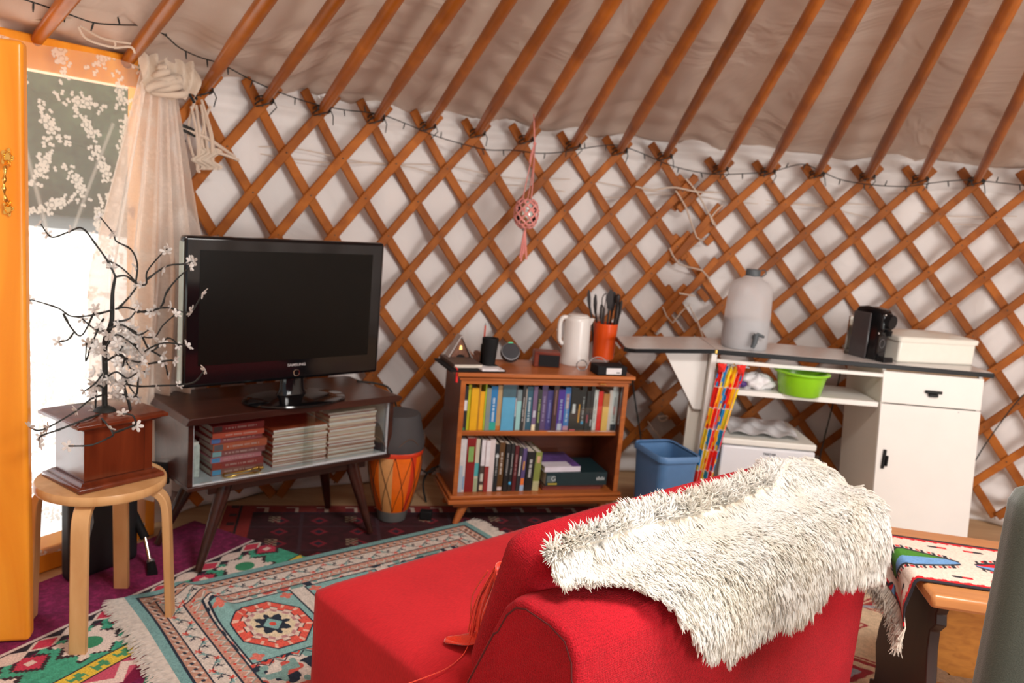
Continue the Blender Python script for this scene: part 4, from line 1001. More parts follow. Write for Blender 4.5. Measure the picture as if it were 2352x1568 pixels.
# black box with label, ring and cable
t = thing('black_box', 'black plastic router box with a white sticker at the right end of the bookcase', 'box', pos(1372, 862, ZB), math.radians(18))
m = MB(); m.box((0, 0, 0), (.135, .085, .040)); m.build('case', M_blackmat, t, bevel=.004)
m = MB(); m.box((.040, -.001, .006), (.108, .001, .032)); m.build('sticker', plain('sticker_white', (.72, .70, .70), .5), t)
m = MB(); m.box((.086, -.0016, .011), (.102, .0, .015)); m.build('print', M_blackmat, t)
t = thing('cable_coil', 'loop of pale grey cable standing against the foot of the white kettle', 'cable', pos(1335, 851, ZB+.004))
m = MB(); pts = [(.022*math.cos(a), -.004+.004*math.sin(2*a), .024+.022*math.sin(a)) for a in [2*PI*i/30 for i in range(30)]]; m.tube(pts, .0022, 6, closed=True); m.build('loop', M_steel, t, smooth=60)
m = MB(); m.tube(smooth_path([(.022, 0, .024), (.045, .03, .05), (.075, .05, .055), (.10, .06, .045), (.12, .055, .008)], 6), .002, 6); m.build('lead', plain('grey_lead', (.45, .40, .40), .5), t, smooth=60)
t = thing('drop_cable', 'black cable hanging behind the right side of the bookcase down to the blue bin', 'cable', at(1462, 950, Y=3.70)); o0 = Vector(t.location)
m = MB(); m.tube([p-o0 for p in smooth_path([at(1452, 862, Y=3.66), at(1456, 900, Y=3.68), at(1465, 960, Y=3.70), at(1472, 1008, Y=3.72), at(1476, 1060, Y=3.74)], 6)], .004, 7); m.build('cable', M_cordb, t, smooth=60)

# ================================================================== BLUE BIN
bn = thing('waste_bin', 'blue rectangular plastic waste bin beside the bookcase', 'bin', (.690, 3.318, .009), math.radians(-69))
def rrect(w, d, r, n=6):
    pts = []
    for cx, cy, a0 in ((w/2-r, d/2-r, 0), (-w/2+r, d/2-r, 90), (-w/2+r, -d/2+r, 180), (w/2-r, -d/2+r, 270)):
        for i in range(n+1): a = math.radians(a0+90*i/n); pts.append((cx+r*math.cos(a), cy+r*math.sin(a)))
    return pts
def loft(m, secs):
    n = len(secs[0][0]); vs = []; fs = []
    for pts, z in secs: vs += [(x, y, z) for x, y in pts]
    for i in range(len(secs)-1):
        for k in range(n): fs.append((i*n+k, i*n+(k+1) % n, (i+1)*n+(k+1) % n, (i+1)*n+k))
    return vs, fs, n
m = MB(); w, d = .252, .192
secs = [(rrect(w*.80, d*.78, .03), 0), (rrect(w*.95, d*.95, .034), .335), (rrect(w*.97, d*.97, .035), .350), (rrect(w*.93, d*.92, .033), .350), (rrect(w*.76, d*.73, .028), .006)]
vs, fs, n = loft(m, secs); fs.append(tuple(range(n))[::-1]); fs.append(tuple(range(4*n, 5*n))); m.add(vs, fs); m.build('body', M_blue, bn, smooth=40)
m = MB(); secs = [(rrect(w*.95, d*.94, .033), .345), (rrect(w*1.02, d*1.03, .038), .338), (rrect(w*1.03, d*1.04, .039), .354), (rrect(w*.99, d*.99, .036), .363), (rrect(w*.94, d*.93, .033), .358)]
vs, fs, n = loft(m, secs); m.add(vs, fs); m.build('rim', M_blue, bn, smooth=60)

# ================================================================== KITCHEN UNIT
ku = thing('kitchen_unit', 'white vintage kitchen unit with black edged laminate top, drawer, cupboard door and raised drop leaf', 'kitchen unit', (.862, 3.390, 0))
KZ = .800; KD = .33
m = MB(); m.box((0, .0, .781), (1.172, KD, KZ)); ctp = m.build('countertop', M_lam, ku, bevel=.002)
m = MB(); m.box((0, -.006, .779), (1.176, .0, .7995)); m.build('edging', M_black, ctp, bevel=.002)
m = MB(); m.box((1.172, -.006, .779), (1.177, KD, .7995)); m.build('edging', M_black, ctp, bevel=.001)
m = MB(); m.box((0.0, KD, .779), (1.176, KD+.003, .7995)); m.build('edging', M_black, ctp)
m = MB(); sl = -.030
out = [(-.004, 0), (-.34, 0), (-.365, .012), (-.378, .04), (-.382, KD-.02), (-.37, KD), (-.004, KD)]
def lf(out, z0, z1, m=None):
    m = MB(); n = len(out); vs = [(x, y, z0+x*.080) for x, y in out]+[(x, y, z1+x*.080) for x, y in out]
    m.add(vs, [tuple(range(n))[::-1], tuple(range(n, 2*n))]+[(i, (i+1) % n, (i+1) % n+n, i+n) for i in range(n)]); return m
dlf = lf(out, .781, KZ).build('drop_leaf', M_lam, ku)
edge = [(-.004, -.003), (-.34, -.003), (-.366, .010), (-.381, .038), (-.385, KD-.02), (-.372, KD+.003)]
m = MB(); m.ribbon([(x, y, .7905+x*.080) for x, y in edge], [(0, -1, 0), (-.1, -1, 0), (-.5, -.8, 0), (-1, -.4, 0), (-1, 0, 0), (-.5, .8, 0)], .0175, .005); m.build('edging', M_black, dlf)
m = MB(); m.box((-.004, -.0085, .783), (.004, -.0055, .797)); m.build('hinge', M_brass, dlf)
# left frame: post, panel behind, bracket for the leaf
def rack(x, z): return x-(.78-z)*-.0  # upright
m = MB(); m.hexa([(-.028, .0, .08), (-.006, .0, .08), (-.006, .022, .08), (-.028, .022, .08), (-.016, .0, .781), (.008, .0, .781), (.008, .022, .781), (-.016, .022, .781)]); m.build('front_post', M_white, ku, bevel=.002)
m = MB(); m.hexa([(-.024, .022, .06), (-.006, .022, .06), (-.006, KD-.01, .06), (-.024, KD-.01, .06), (-.012, .022, .779), (.006, .022, .779), (.006, KD-.01, .779), (-.012, KD-.01, .779)]); m.build('side_panel', M_white2, ku)
m = MB(); m.prism([(-.205, .762), (-.016, .777), (-.016, .52), (-.052, .52)], .06, .078); m.build('leaf_bracket', M_white, ku, bevel=.001)
m = MB(); m.box((-.068, .085, .06), (-.018, .10, .776)); m.build('bracket_board', M_white2, ku)
m = MB(); m.box((.008, .0, .742), (.715, .018, .757)); m.build('front_rail', M_white, ku, bevel=.001)
m = MB(); m.box((.004, .004, .610), (.716, KD-.04, .632)); m.build('shelf', M_white, ku, bevel=.002)
# cabinet on the right, leaning slightly to the left at the top as the old unit does
LE = .075
def lean(x, z): return x+LE*(.78-z)
def lbox(x0, y0, z0, x1, y1, z1):
    m = MB(); m.hexa([(lean(x0, z0), y0, z0), (lean(x1, z0), y0, z0), (lean(x1, z0), y1, z0), (lean(x0, z0), y1, z0), (lean(x0, z1), y0, z1), (lean(x1, z1), y0, z1), (lean(x1, z1), y1, z1), (lean(x0, z1), y1, z1)]); return m
cx0, cx1 = .713, 1.140
lbox(cx0, .012, .062, cx0+.016, KD+.05, .780).build('cabinet_side', M_white2, ku, bevel=.001)
lbox(cx1-.016, .012, .062, cx1, KD+.05, .780).build('cabinet_side', M_white, ku, bevel=.001)
lbox(cx0+.016, .012, .062, cx1-.016, KD+.05, .078).build('cabinet_bottom', M_white2, ku)
lbox(cx0+.016, KD+.04, .078, cx1-.016, KD+.05, .779).build('cabinet_back', M_white2, ku)
drw = lbox(cx0, .0, .634, cx1, .0115, .770).build('drawer', M_white, ku, bevel=.002)
dor = lbox(cx0, .0, .064, cx1, .0115, .629).build('door', M_white, ku, bevel=.002)
lbox(cx0+.016, .02, .770, cx1-.016, .04, .780).build('top_strip', plain('bare_timber', (.50, .30, .16), .5), ku)
lbox(cx0-.01, .03, .002, cx1-.05, KD, .061).build('plinth', M_blackmat, ku)
# handles
m = MB(); m.box((.900, -.010, .690), (.972, -.001, .703)); m.box((.915, -.014, .676), (.955, -.003, .690)); m.build('handle', M_black, drw, bevel=.003)
m = MB(); m.box((.766, -.009, .345), (.780, -.001, .430)); m.box((.779, -.014, .358), (.790, -.003, .405)); m.build('handle', M_black, dor, bevel=.003)
m = MB(); m.box((1.055, -.002, .617), (1.060, 0, .620)); m.build('screw', M_steel, ku)

# printed jigsaw curtain at the left of the unit
q = Vector((.885, 3.355, 0))
cur = thing('printed_curtain', 'narrow gathered curtain printed with red, yellow and blue jigsaw pieces hanging from the kitchen unit', 'curtain', (.862, 3.350, 0))
def puzzle(u, v):
    n = len(u); c = np.zeros((n, 3)); cols = np.array([(.80, .02, .012), (.90, .48, .01), (.02, .24, .55), (.80, .02, .012), (.82, .60, .02)])
    iu = np.floor(u/.062).astype(int); iv = np.floor(v/.092).astype(int); k = (iu*2+iv*3+(iu*iv) % 2) % 5; c = cols[k]
    fu = u/.062-iu; fv = v/.092-iv
    d = np.minimum(np.minimum(fu, 1-fu)*.062, np.minimum(fv, 1-fv)*.092)
    knob = (np.hypot((fu-.5)*.062, (fv-.90)*.092) < .014) | (np.hypot((fu-.12)*.062, (fv-.5)*.092) < .012)
    c = np.where(knob[:, None], cols[(k+2) % 5], c); edge = (d < .0022) & ~knob
    c = np.where(edge[:, None], np.array([.80, .72, .66]), c); return c
nu, nv = 150, 260; g = [(i/nu, j/nv) for j in range(nv+1) for i in range(nu+1)]
def fn(a, b):
    wv = .115*(1-.25*b)+(-.01)*math.sin(b*3); x = .012+wv*a-.060*b; z = .738-b*.60
    y = .004+.014*math.sin(a*26+1.3*math.sin(b*3))*(.5+.5*b)+.004*math.sin(a*60+b*8)
    if b < .06: y += .010*math.sin(a*70)*(1-b/.06); z += .012*math.sin(a*47)*(1-b/.06)
    return (x, y, z)
vs = [fn(a, b) for a, b in g]; uu = np.array([a for a, b in g])*.36; vv = np.array([b for a, b in g])*.60
me = bpy.data.meshes.new('printed_cloth'); me.from_pydata(vs, [], [(j*(nu+1)+i, j*(nu+1)+i+1, (j+1)*(nu+1)+i+1, (j+1)*(nu+1)+i) for j in range(nv) for i in range(nu)])
cc = np.ones((len(g), 4)); cc[:, :3] = puzzle(uu, vv); ca = me.color_attributes.new('Col', 'FLOAT_COLOR', 'POINT'); ca.data.foreach_set('color', cc.astype(np.float32).ravel())
me.materials.append(colmat('printed_cotton', vary=.06, bump=.2)); me.polygons.foreach_set('use_smooth', [True]*len(me.polygons))
o = bpy.data.objects.new('cloth', me); COL.objects.link(o); o.parent = cur
m = MB(); m.tube([(.010, .006, .742), (.10, .006, .742), (.14, .010, .738)], .0025, 6); m.build('curtain_wire', M_steel, cur, smooth=60)
m = MB()
for x_, s_ in ((.02, 1), (.10, .8)):
    m.add([(x_-.018, -.006, .748), (x_+.02, -.008, .750), (x_+.014, -.010, .715), (x_-.01, -.010, .712), (x_, -.02, .73)], [(0, 1, 4), (1, 2, 4), (2, 3, 4), (3, 0, 4)])
m.build('header_tuck', plain('curtain_red', (.75, .02, .012), .8), cur)

# green tub and white bag on the shelf of the unit
q = at(1833, 904, z=.6325)
t = thing('washing_up_tub', 'lime green round plastic washing-up tub on the shelf of the kitchen unit', 'tub', (q.x, q.y-.01, .6325))
m = MB(); m.lathe([(0, 0), (.078, 0), (.086, .006), (.101, .085), (.103, .092), (.113, .094), (.114, .100), (.110, .104), (.099, .103), (.096, .09), (.080, .010), (.0, .006)], 56); m.build('bowl', M_green, t, smooth=50)
m = MB(); m.tube([(.112*math.cos(a), .112*math.sin(a), .099) for a in [2*PI*i/64 for i in range(64)]], .0045, 8, closed=True); m.build('rim', M_green, t, smooth=60)
q = at(1725, 893, z=.6325)
t = thing('plastic_bag', 'crumpled white plastic bag with purple print on the shelf beside the green tub', 'bag', (q.x+.02, q.y+.03, .6325))
m = MB()
def fn(a, b):
    th = 2*PI*a; ph = PI*b; r = 1+.12*math.sin(5*th+3*ph)+.08*math.sin(9*th-4*ph)
    return (.082*r*math.sin(ph)*math.cos(th), .055*r*math.sin(ph)*math.sin(th), max(0, .028-.036*r*math.cos(ph)))
m.grid(fn, 60, 30); m.build('bag', plain('bag_white', (.76, .74, .76), .35, vary=.04, scale=40, bump=.8, bscale=30), t, smooth=180)
m = MB(); m.sphere((-.062, -.040, .020), .020, 12, 6, sc=(1, .5, .7)); m.sphere((.030, -.034, .046), .012, 10, 6, sc=(1.2, .5, .5)); m.build('purple_print', plain('purple_print', (.06, .02, .16), .5), t, smooth=180)

# fridge
q = at(1880, 1023, z=.43)
fr_ = thing('mini_fridge', 'small white table-top fridge under the kitchen unit shelf', 'fridge', (q.x-.402, q.y+.016, .0), 0)
FZ = .424; FW = .402; FDp = .39
m = MB(); m.box((0, .045, .012), (FW, FDp, FZ-.03)); m.build('cabinet', plain('fridge_white', (.70, .72, .76), .3, vary=.01), fr_, bevel=.006)
m = MB(); m.box((-.003, .004, FZ-.028), (FW+.003, FDp+.005, FZ)); m.build('top_lid', plain('fridge_top', (.74, .73, .68), .35, vary=.02), fr_, bevel=.006)
m = MB(); m.box((0, .0, .02), (FW, .042, FZ-.032)); fdo = m.build('door', plain('fridge_white', (.70, .72, .76), .3), fr_, bevel=.008)
text('TRISTAR', 'brand_lettering', .0135, plain('dark_ink', (.03, .03, .04), .4), fdo, (.205, -.0012, FZ-.056), (PI/2, 0, 0), sx=1.1)
for x_, y_ in ((.03, .06), (FW-.03, .06), (.03, FDp-.03), (FW-.03, FDp-.03)):
    m = MB(); m.tube([(x_, y_, 0), (x_, y_, .014)], .012, 10); m.build('foot', M_blackmat, fr_)
t = thing('plastic_sheet', 'translucent crinkled plastic sheet lying on top of the small white fridge', 'sheet', (q.x-.36, q.y+.06, FZ+.002), 0)
m = MB()
def fn(a, b): return (.30*a+.02*b, .29*b, .006+.007*abs(math.sin(a*9+b*4))+.005*math.sin(a*17-b*8)+.004)
m.grid(fn, 40, 40); o = m.build('sheet', plain('crinkled_film', (.72, .74, .78), .2, vary=.05, scale=30), t, smooth=180)

# water container
q = at(1700, 802, z=KZ)
wj = thing('water_container', 'half full translucent plastic water container with dark grey cap and tap', 'water container', (1.005, 3.500, KZ))
jm, jt, jn, jb = newmat('frosted_polythene'); jb.inputs['Base Color'].default_value = (.80, .79, .80, 1); jb.inputs['Roughness'].default_value = .35; jb.inputs['Subsurface Weight'].default_value = .0
tr = jn.new('ShaderNodeBsdfTranslucent'); tr.inputs[0].default_value = (.82, .80, .80, 1); tp = jn.new('ShaderNodeBsdfTransparent'); ms = jn.new('ShaderNodeMixShader'); ms.inputs[0].default_value = .45; ms2 = jn.new('ShaderNodeMixShader'); ms2.inputs[0].default_value = .30
jt.links.new(jb.outputs[0], ms.inputs[1]); jt.links.new(tr.outputs[0], ms.inputs[2]); jt.links.new(ms.outputs[0], ms2.inputs[1]); jt.links.new(tp.outputs[0], ms2.inputs[2]); jt.links.new(ms2.outputs[0], jn['Material Output'].inputs['Surface'])
m = MB(); secs = []
for z, w_, d_ in ((0, .176, .15), (.004, .186, .16), (.05, .193, .167), (.15, .188, .162), (.24, .180, .154), (.270, .166, .140), (.290, .134, .112), (.302, .085, .075), (.318, .050, .050)): secs.append((rrect(w_, d_, min(w_, d_)*.42), z))
vs, fs, n = loft(m, secs); fs.append(tuple(range(n))[::-1]); m.add(vs, fs); m.build('container', jm, wj, smooth=60)
m = MB(); secs = [(rrect(.172, .146, .06), .003), (rrect(.186, .160, .066), .05), (rrect(.185, .159, .066), .128)]; vs, fs, n = loft(m, secs); fs += [tuple(range(n))[::-1], tuple(range(2*n, 3*n))]; m.add(vs, fs)
m.build('water', plain('water_grey', (.30, .31, .33), .15, vary=.0), wj, smooth=40)
M_cap = plain('cap_grey', (.07, .085, .095), .5)
m = MB(); m.lathe([(0, .312), (.030, .312), (.031, .316), (.031, .338), (.028, .342), (0, .343)], 30); m.build('cap', M_cap, wj, smooth=40)
m = MB(); m.tube(smooth_path([(.028, 0, .338), (.048, -.004, .342), (.052, -.006, .325), (.034, -.004, .312)], 5), .0025, 6); m.build('cap_strap', M_cap, wj, smooth=60)
m = MB(); m.tube([(.02, -.078, .062), (.018, -.105, .058)], [.013, .012], 12); m.tube([(.017, -.106, .078), (.014, -.108, .040), (.006, -.110, .018)], [.011, .011, .008], 10); m.tube([(.018, -.108, .078), (.050, -.112, .068)], [.008, .006], 8); m.build('tap', M_cap, wj, smooth=40)

# coffee machine
cm_ = thing('coffee_machine', 'glossy black capsule coffee machine on the kitchen counter', 'coffee machine', (1.560, 3.500, KZ), math.radians(26))
m = MB(); prof_ = [(-.105, .0), (.105, .0), (.10, .02), (.10, .16), (.085, .195), (.055, .215), (-.03, .225), (-.075, .215), (-.095, .18), (-.10, .10)]
m = MB(); m.prism([(a, b) for a, b in [(-.055, 0), (.12, 0), (.12, .19), (.10, .22), (.04, .228), (-.045, .222), (-.072, .20), (-.075, .13), (-.055, .115)]], -.035, .045, axis='x'); m.build('body', M_gloss, cm_, bevel=.012, seg=3)
m = MB(); m.box((-.0455, .0, .0), (-.035, .11, .20)); m.build('side_panel', plain('dark_grey_gloss', (.045, .040, .042), .2, coat=.3), cm_, bevel=.006)
m = MB(); m.tube([(.004, -.070, .175), (.004, -.100, .172)], [.034, .030], 24); m.build('brewing_head', M_black, cm_, smooth=40)
m = MB(); m.tube([(.004, -.085, .135), (.004, -.085, .112)], [.018, .013], 16); m.build('spout', M_black, cm_, smooth=40)
m = MB(); m.tube([(.045, .01, .165), (.072, .0, .163)], [.006, .005], 10); m.build('lever', M_black, cm_, smooth=50)
m = MB(); m.box((-.030, -.108, .0), (.040, -.055, .016)); m.tube([(-.03, -.100, .016), (.04, -.100, .016)], .007, 8); m.build('drip_tray', M_black, cm_, bevel=.003)
m = MB(); m.tube([(.018*math.cos(a)+.002, -.0565, .075+.018*math.sin(a)) for a in [2*PI*i/24 for i in range(24)]], .0012, 6, closed=True); m.build('emblem', M_steel, cm_, smooth=60)
m = MB(); m.sphere((-.028, -.0755, .200), .0045, 8, 6); m.build('button', M_chrome, cm_, smooth=60)
m = MB(); m.sphere((-.040, -.060, .120), .0045, 8, 6); m.build('button', M_chrome, cm_, smooth=60)
m = MB(); m.box((-.040, .1205, .0), (.040, .140, .17)); m.build('water_tank', M_glass, cm_)
cm_.scale = (.80, .84, 1)

# bread bin
bb = thing('bread_bin', 'cream white metal bread bin with lid at the right end of the kitchen counter', 'bread bin', (1.660, 3.462, KZ), math.radians(13))
M_bb = plain('cream_enamel', (.80, .78, .70), .28, vary=.02)
m = MB(); m.box((0, 0, 0), (.385, .215, .100)); m.build('box', M_bb, bb, bevel=.010, seg=3)
m = MB(); secs = [(rrect(.401, .231, .016), .092), (rrect(.405, .235, .018), .108), (rrect(.397, .227, .016), .113), (rrect(.30, .13, .05), .124), (rrect(.10, .04, .018), .130)]
vs, fs, n = loft(m, secs); fs += [tuple(range(n))[::-1], tuple(range(4*n, 5*n))]; m.add([(x+.1925, y+.1075, z) for x, y, z in vs], fs); m.build('lid', M_bb, bb, smooth=30)

# black cable on the wall to the right of the kitchen unit
t = thing('wall_cable', 'thin black cable hanging on the lattice right of the kitchen unit', 'cable', wallray(2300, 1000, -.04)); o0 = Vector(t.location)
m = MB(); m.tube([p-o0 for p in smooth_path([wallray(2352, 905, -.05), wallray(2325, 935, -.05), wallray(2270, 1010, -.05), wallray(2240, 1058, -.05)], 6)], .003, 6); m.build('cable', M_cordb, t, smooth=60)
t = thing('unit_cable', 'black cable dangling behind the shelf of the kitchen unit to the fridge', 'cable', at(1920, 920, Y=3.79)); o0 = Vector(t.location)
m = MB(); m.tube([p-o0 for p in smooth_path([at(1932, 850, Y=3.79), at(1920, 900, Y=3.79), at(1905, 960, Y=3.79), at(1885, 1040, Y=3.79), at(1883, 1060, Y=3.79)], 6)], .0035, 6); m.build('cable', M_cordb, t, smooth=60)

# rope eyelet by the bin
rope('rope', 'cream rope ending in an eyelet loop hanging on the lattice above the blue bin', [(1488, 968), (1500, 985), (1522, 1012)], -.03, .0035, M_rope, sub=4)
rope('rope_loop', 'small cream rope eyelet knotted to the lattice above the blue bin', [(1512, 958), (1530, 955), (1532, 962), (1522, 967), (1514, 964), (1512, 956)], -.03, .004, M_rope, sub=4)

# ================================================================== PINK MACRAME HANGER
tp_ = wallray(1224, 258, -.20); D_ = .10
mc = thing('macrame_hanger', 'pink knotted macrame net holding a small glass jar hung from a roof pole', 'plant hanger', at(1209, 490, Y=3.62)); o0 = Vector(mc.location)
ctr = o0.copy(); RX, RZ = .052, .066
m = MB()
nn = 8
for q in range(nn):
    for sg in (1, -1):
        pts = []
        for j in range(25):
            ph = .35+(PI-.55)*j/24; th = 2*PI*q/nn+sg*(ph-.35)*1.25
            pts.append((RX*math.sin(ph)**.7*math.cos(th), RX*math.sin(ph)**.7*math.sin(th), RZ*math.cos(ph)))
        m.tube(pts, .0040, 6)
m.build('net', M_pink, mc, smooth=60)
m = MB()
for q in range(nn):
    for j in (4, 9, 14, 19):
        ph = .35+(PI-.55)*j/24; th = 2*PI*(q+.25*(j % 2))/nn+(ph-.35)*1.25
        m.sphere((RX*1.03*math.sin(ph)**.7*math.cos(th), RX*1.03*math.sin(ph)**.7*math.sin(th), RZ*math.cos(ph)), .0062, 8, 5)
m.build('knots', M_pink, mc, smooth=60)
m = MB(); m.lathe([(0, -.05), (.036, -.048), (.044, -.02), (.044, .02), (.034, .044), (.034, .056), (.031, .056), (.031, .044), (.041, .018), (.041, -.02), (.03, -.044), (0, -.046)], 28); m.build('jar', M_glass, mc, smooth=50)
for k, (dx, L_) in enumerate(((-.012, .135), (.0, .125), (.014, .14), (.006, .115), (-.004, .150))):
    m = MB(); m.tube(smooth_path([(0, 0, -.062), (dx*.6, .004*k-.006, -.062-L_*.5), (dx+.004*math.sin(k*4), .004*k-.01, -.062-L_)], 5), [.0042]*11, 6); m.build('tassel_strand', M_pink, mc, smooth=60)
hk = at(1228, 330, Y=3.66)-o0; up = at(1226, 262, Y=3.60)-o0
for k, (s0, s1) in enumerate((((-.022, 0, .058), hk), ((.016, -.01, .06), hk), ((0, .02, .06), hk))):
    m = MB(); m.tube(smooth_path([s0, (Vector(s0)+Vector(s1))/2+Vector((.003*k, 0, 0)), s1], 4), .0024, 6); m.build('cord', M_pink, mc, smooth=60)
m = MB(); m.tube([hk, up], .0028, 6); m.build('hanging_loop', M_pink, mc, smooth=60)
m = MB(); m.tube(smooth_path([hk, hk+Vector((-.010, -.01, -.04)), hk+Vector((-.016, -.01, -.085))], 4), .0028, 6); m.build('loose_end', M_pink, mc, smooth=60)
m = MB(); m.sphere(tuple(hk), .008, 8, 6); m.build('top_knot', M_pink, mc, smooth=60)

# ================================================================== RUGS
def srg(*c): return np.array(srgb(*c))
def zig(x, p): # triangle wave 0..1
    return np.abs(((x/p) % 1)-.5)*2
def hashn(i, j, k=0):
    v = np.sin(i*127.1+j*311.7+k*74.7)*43758.5453; return v-np.floor(v)
def snoise(U, V, s, k=0):
    u = U*s; v = V*s; i = np.floor(u); j = np.floor(v); fu = u-i; fv = v-j; fu = fu*fu*(3-2*fu); fv = fv*fv*(3-2*fv)
    return (hashn(i, j, k)*(1-fu)+hashn(i+1, j, k)*fu)*(1-fv)+(hashn(i, j+1, k)*(1-fu)+hashn(i+1, j+1, k)*fu)*fv

# large burgundy and green tribal rug on the left, oriented along the doorway
A1 = math.radians(65)
def col_green(U, V):
    n = len(U); c = np.tile(np.array([.20, .012, .075]), (n, 1))
    c *= (.55+.9*snoise(U, V, 60)*snoise(U, V, 130, 4)+.35*snoise(U, V, 14, 9))[:, None]
    V = V-.12
    def put(mask, col): c[mask] = col
    w0 = .175
    put((V > w0) & (V < w0+.010), srg(215, 200, 195))
    put((V > w0+.010) & (V < w0+.016), srg(60, 40, 45))
    # small diamonds border
    b = (V >= w0+.016) & (V < w0+.066); p = U % .10; d = np.abs(p-.05)+np.abs(V-(w0+.041))*1.6
    put(b, srg(45, 40, 50)); put(b & (d < .055), srg(215, 200, 190)); put(b & (d < .040) & ((np.floor(U/.10) % 2) == 0), srg(200, 60, 85)); put(b & (d < .040) & ((np.floor(U/.10) % 2) == 1), srg(225, 205, 195))
    g = (V >= w0+.060+.012*zig(U, .05)) & (V < .40)
    put(g, srg(70, 165, 135)); c[g] *= (.8+.35*snoise(U[g], V[g], 90, 2))[:, None]
    # stepped stars
    for cu in np.arange(.02, 3.2, .30):
        x = U-cu; y = V-.310; st = np.floor(np.abs(x)/.016)*.016; dd = st*.75+np.abs(y)*1.0; an = np.arctan2(y, x)
        qx = np.abs(np.round(x/.010)*.010); qy = np.abs(np.round(y/.008)*.008)*1.15; r = np.hypot(x, y*1.1)
        def st_(k): return (np.maximum(qx, qy) < .055*k) | (qx+qy < .088*k) | ((np.abs(qx-qy) < .016*k) & (np.maximum(qx, qy) < .072*k))
        star = st_(1); edge = st_(1.14)
        put(g & edge, srg(60, 45, 50)); put(g & star, srg(230, 215, 205)); put(g & (r < .034), srg(60, 145, 105))
        x2 = np.abs(np.round((U-cu-.15)/.009)*.009); y2 = np.abs(np.round((V-.272)/.007)*.007)
        put(g & (x2*.8+y2 < .050), srg(60, 45, 50)); put(g & (x2*.8+y2 < .042), srg(195, 60, 85)); put(g & (x2 < .012) & (y2 < .014), srg(225, 200, 190))
    y_ = (V >= .40) & (V < .455); put(y_, srg(225, 195, 70)); fr = ((U % .07) < .045) & (V > .41+.012*((np.floor(U/.018) % 2))) & (V < .445-.010*((np.floor(U/.014) % 2))); put(y_ & fr, srg(75, 150, 105))
    put((V >= .396) & (V < .402), srg(60, 45, 50)); put((V >= .452) & (V < .458), srg(60, 45, 50))
    p_ = (V >= .458) & (V < .56); put(p_, srg(200, 85, 110)); zz = np.abs(((U/.12) % 1)-.5)*.10
    put(p_ & (np.abs(V-.475-zz) < .016), srg(230, 210, 200)); put(p_ & (V > .51+zz*.6), srg(120, 20, 60))
    q = V >= .56; put(q & (((U/.09+V/.07) % 1) < .35), srg(70, 160, 130)); put(q & (((U/.11-V/.09) % 1) < .16), srg(215, 200, 185))
    return c
gorg = (-1.555, 2.02)
o = rug('patterned_rug', 'burgundy and green tribal rug with cream stars and yellow band under the stool', 'rug', (-1.783-.1087, 1.406+.0507), A1, 1.70, 1.27, 900, 700, col_green,
        lambda U, V: .0005+.0035*snoise(U, V, 9), thick=.005)

# dark red rug behind, under television stand and bookcase
def col_dark(U, V):
    c = np.tile(np.array([.040, .004, .008]), (len(U), 1)); c *= (.6+.8*snoise(U, V, 50))[:, None]
    def put(m, col): c[m] = col
    put((U % .30 < .012) | (V % .22 < .008), srg(60, 35, 45))
    put((np.abs((U % .15)-.075)+np.abs((V % .11)-.055) < .035), srg(120, 25, 40)); put((np.abs((U % .15)-.075)+np.abs((V % .11)-.055) < .018), srg(35, 30, 45))
    put((np.abs((U % .30)-.20) < .022) & (np.abs((V % .22)-.15) < .030) & (((U*90).astype(int)+(V*90).astype(int)) % 2 == 0), srg(140, 120, 100))
    e = (V < .075); put(e, srg(130, 40, 35)); put(e & ((U % .12) < .05) & (V > .02), srg(190, 170, 155)); put(e & ((U % .12) < .035) & (V > .03), srg(110, 25, 35)); put((V > .075) & (V < .083), srg(30, 25, 45))
    e2 = U < .11; put(e2, srg(135, 35, 30)); put(e2 & (U > .055) & (U < .065), srg(40, 20, 20)); put(e2 & ((V % .09) < .03) & (U > .02) & (U < .05), srg(60, 25, 25))
    return c
o = rug('dark_red_rug', 'dark red tribal rug lying under the television stand, drum and bookcase', 'rug', (-1.115, 3.185), math.radians(13), 1.65, .95, 500, 300, col_dark, lambda U, V: .0008+0*U, thick=.0042)

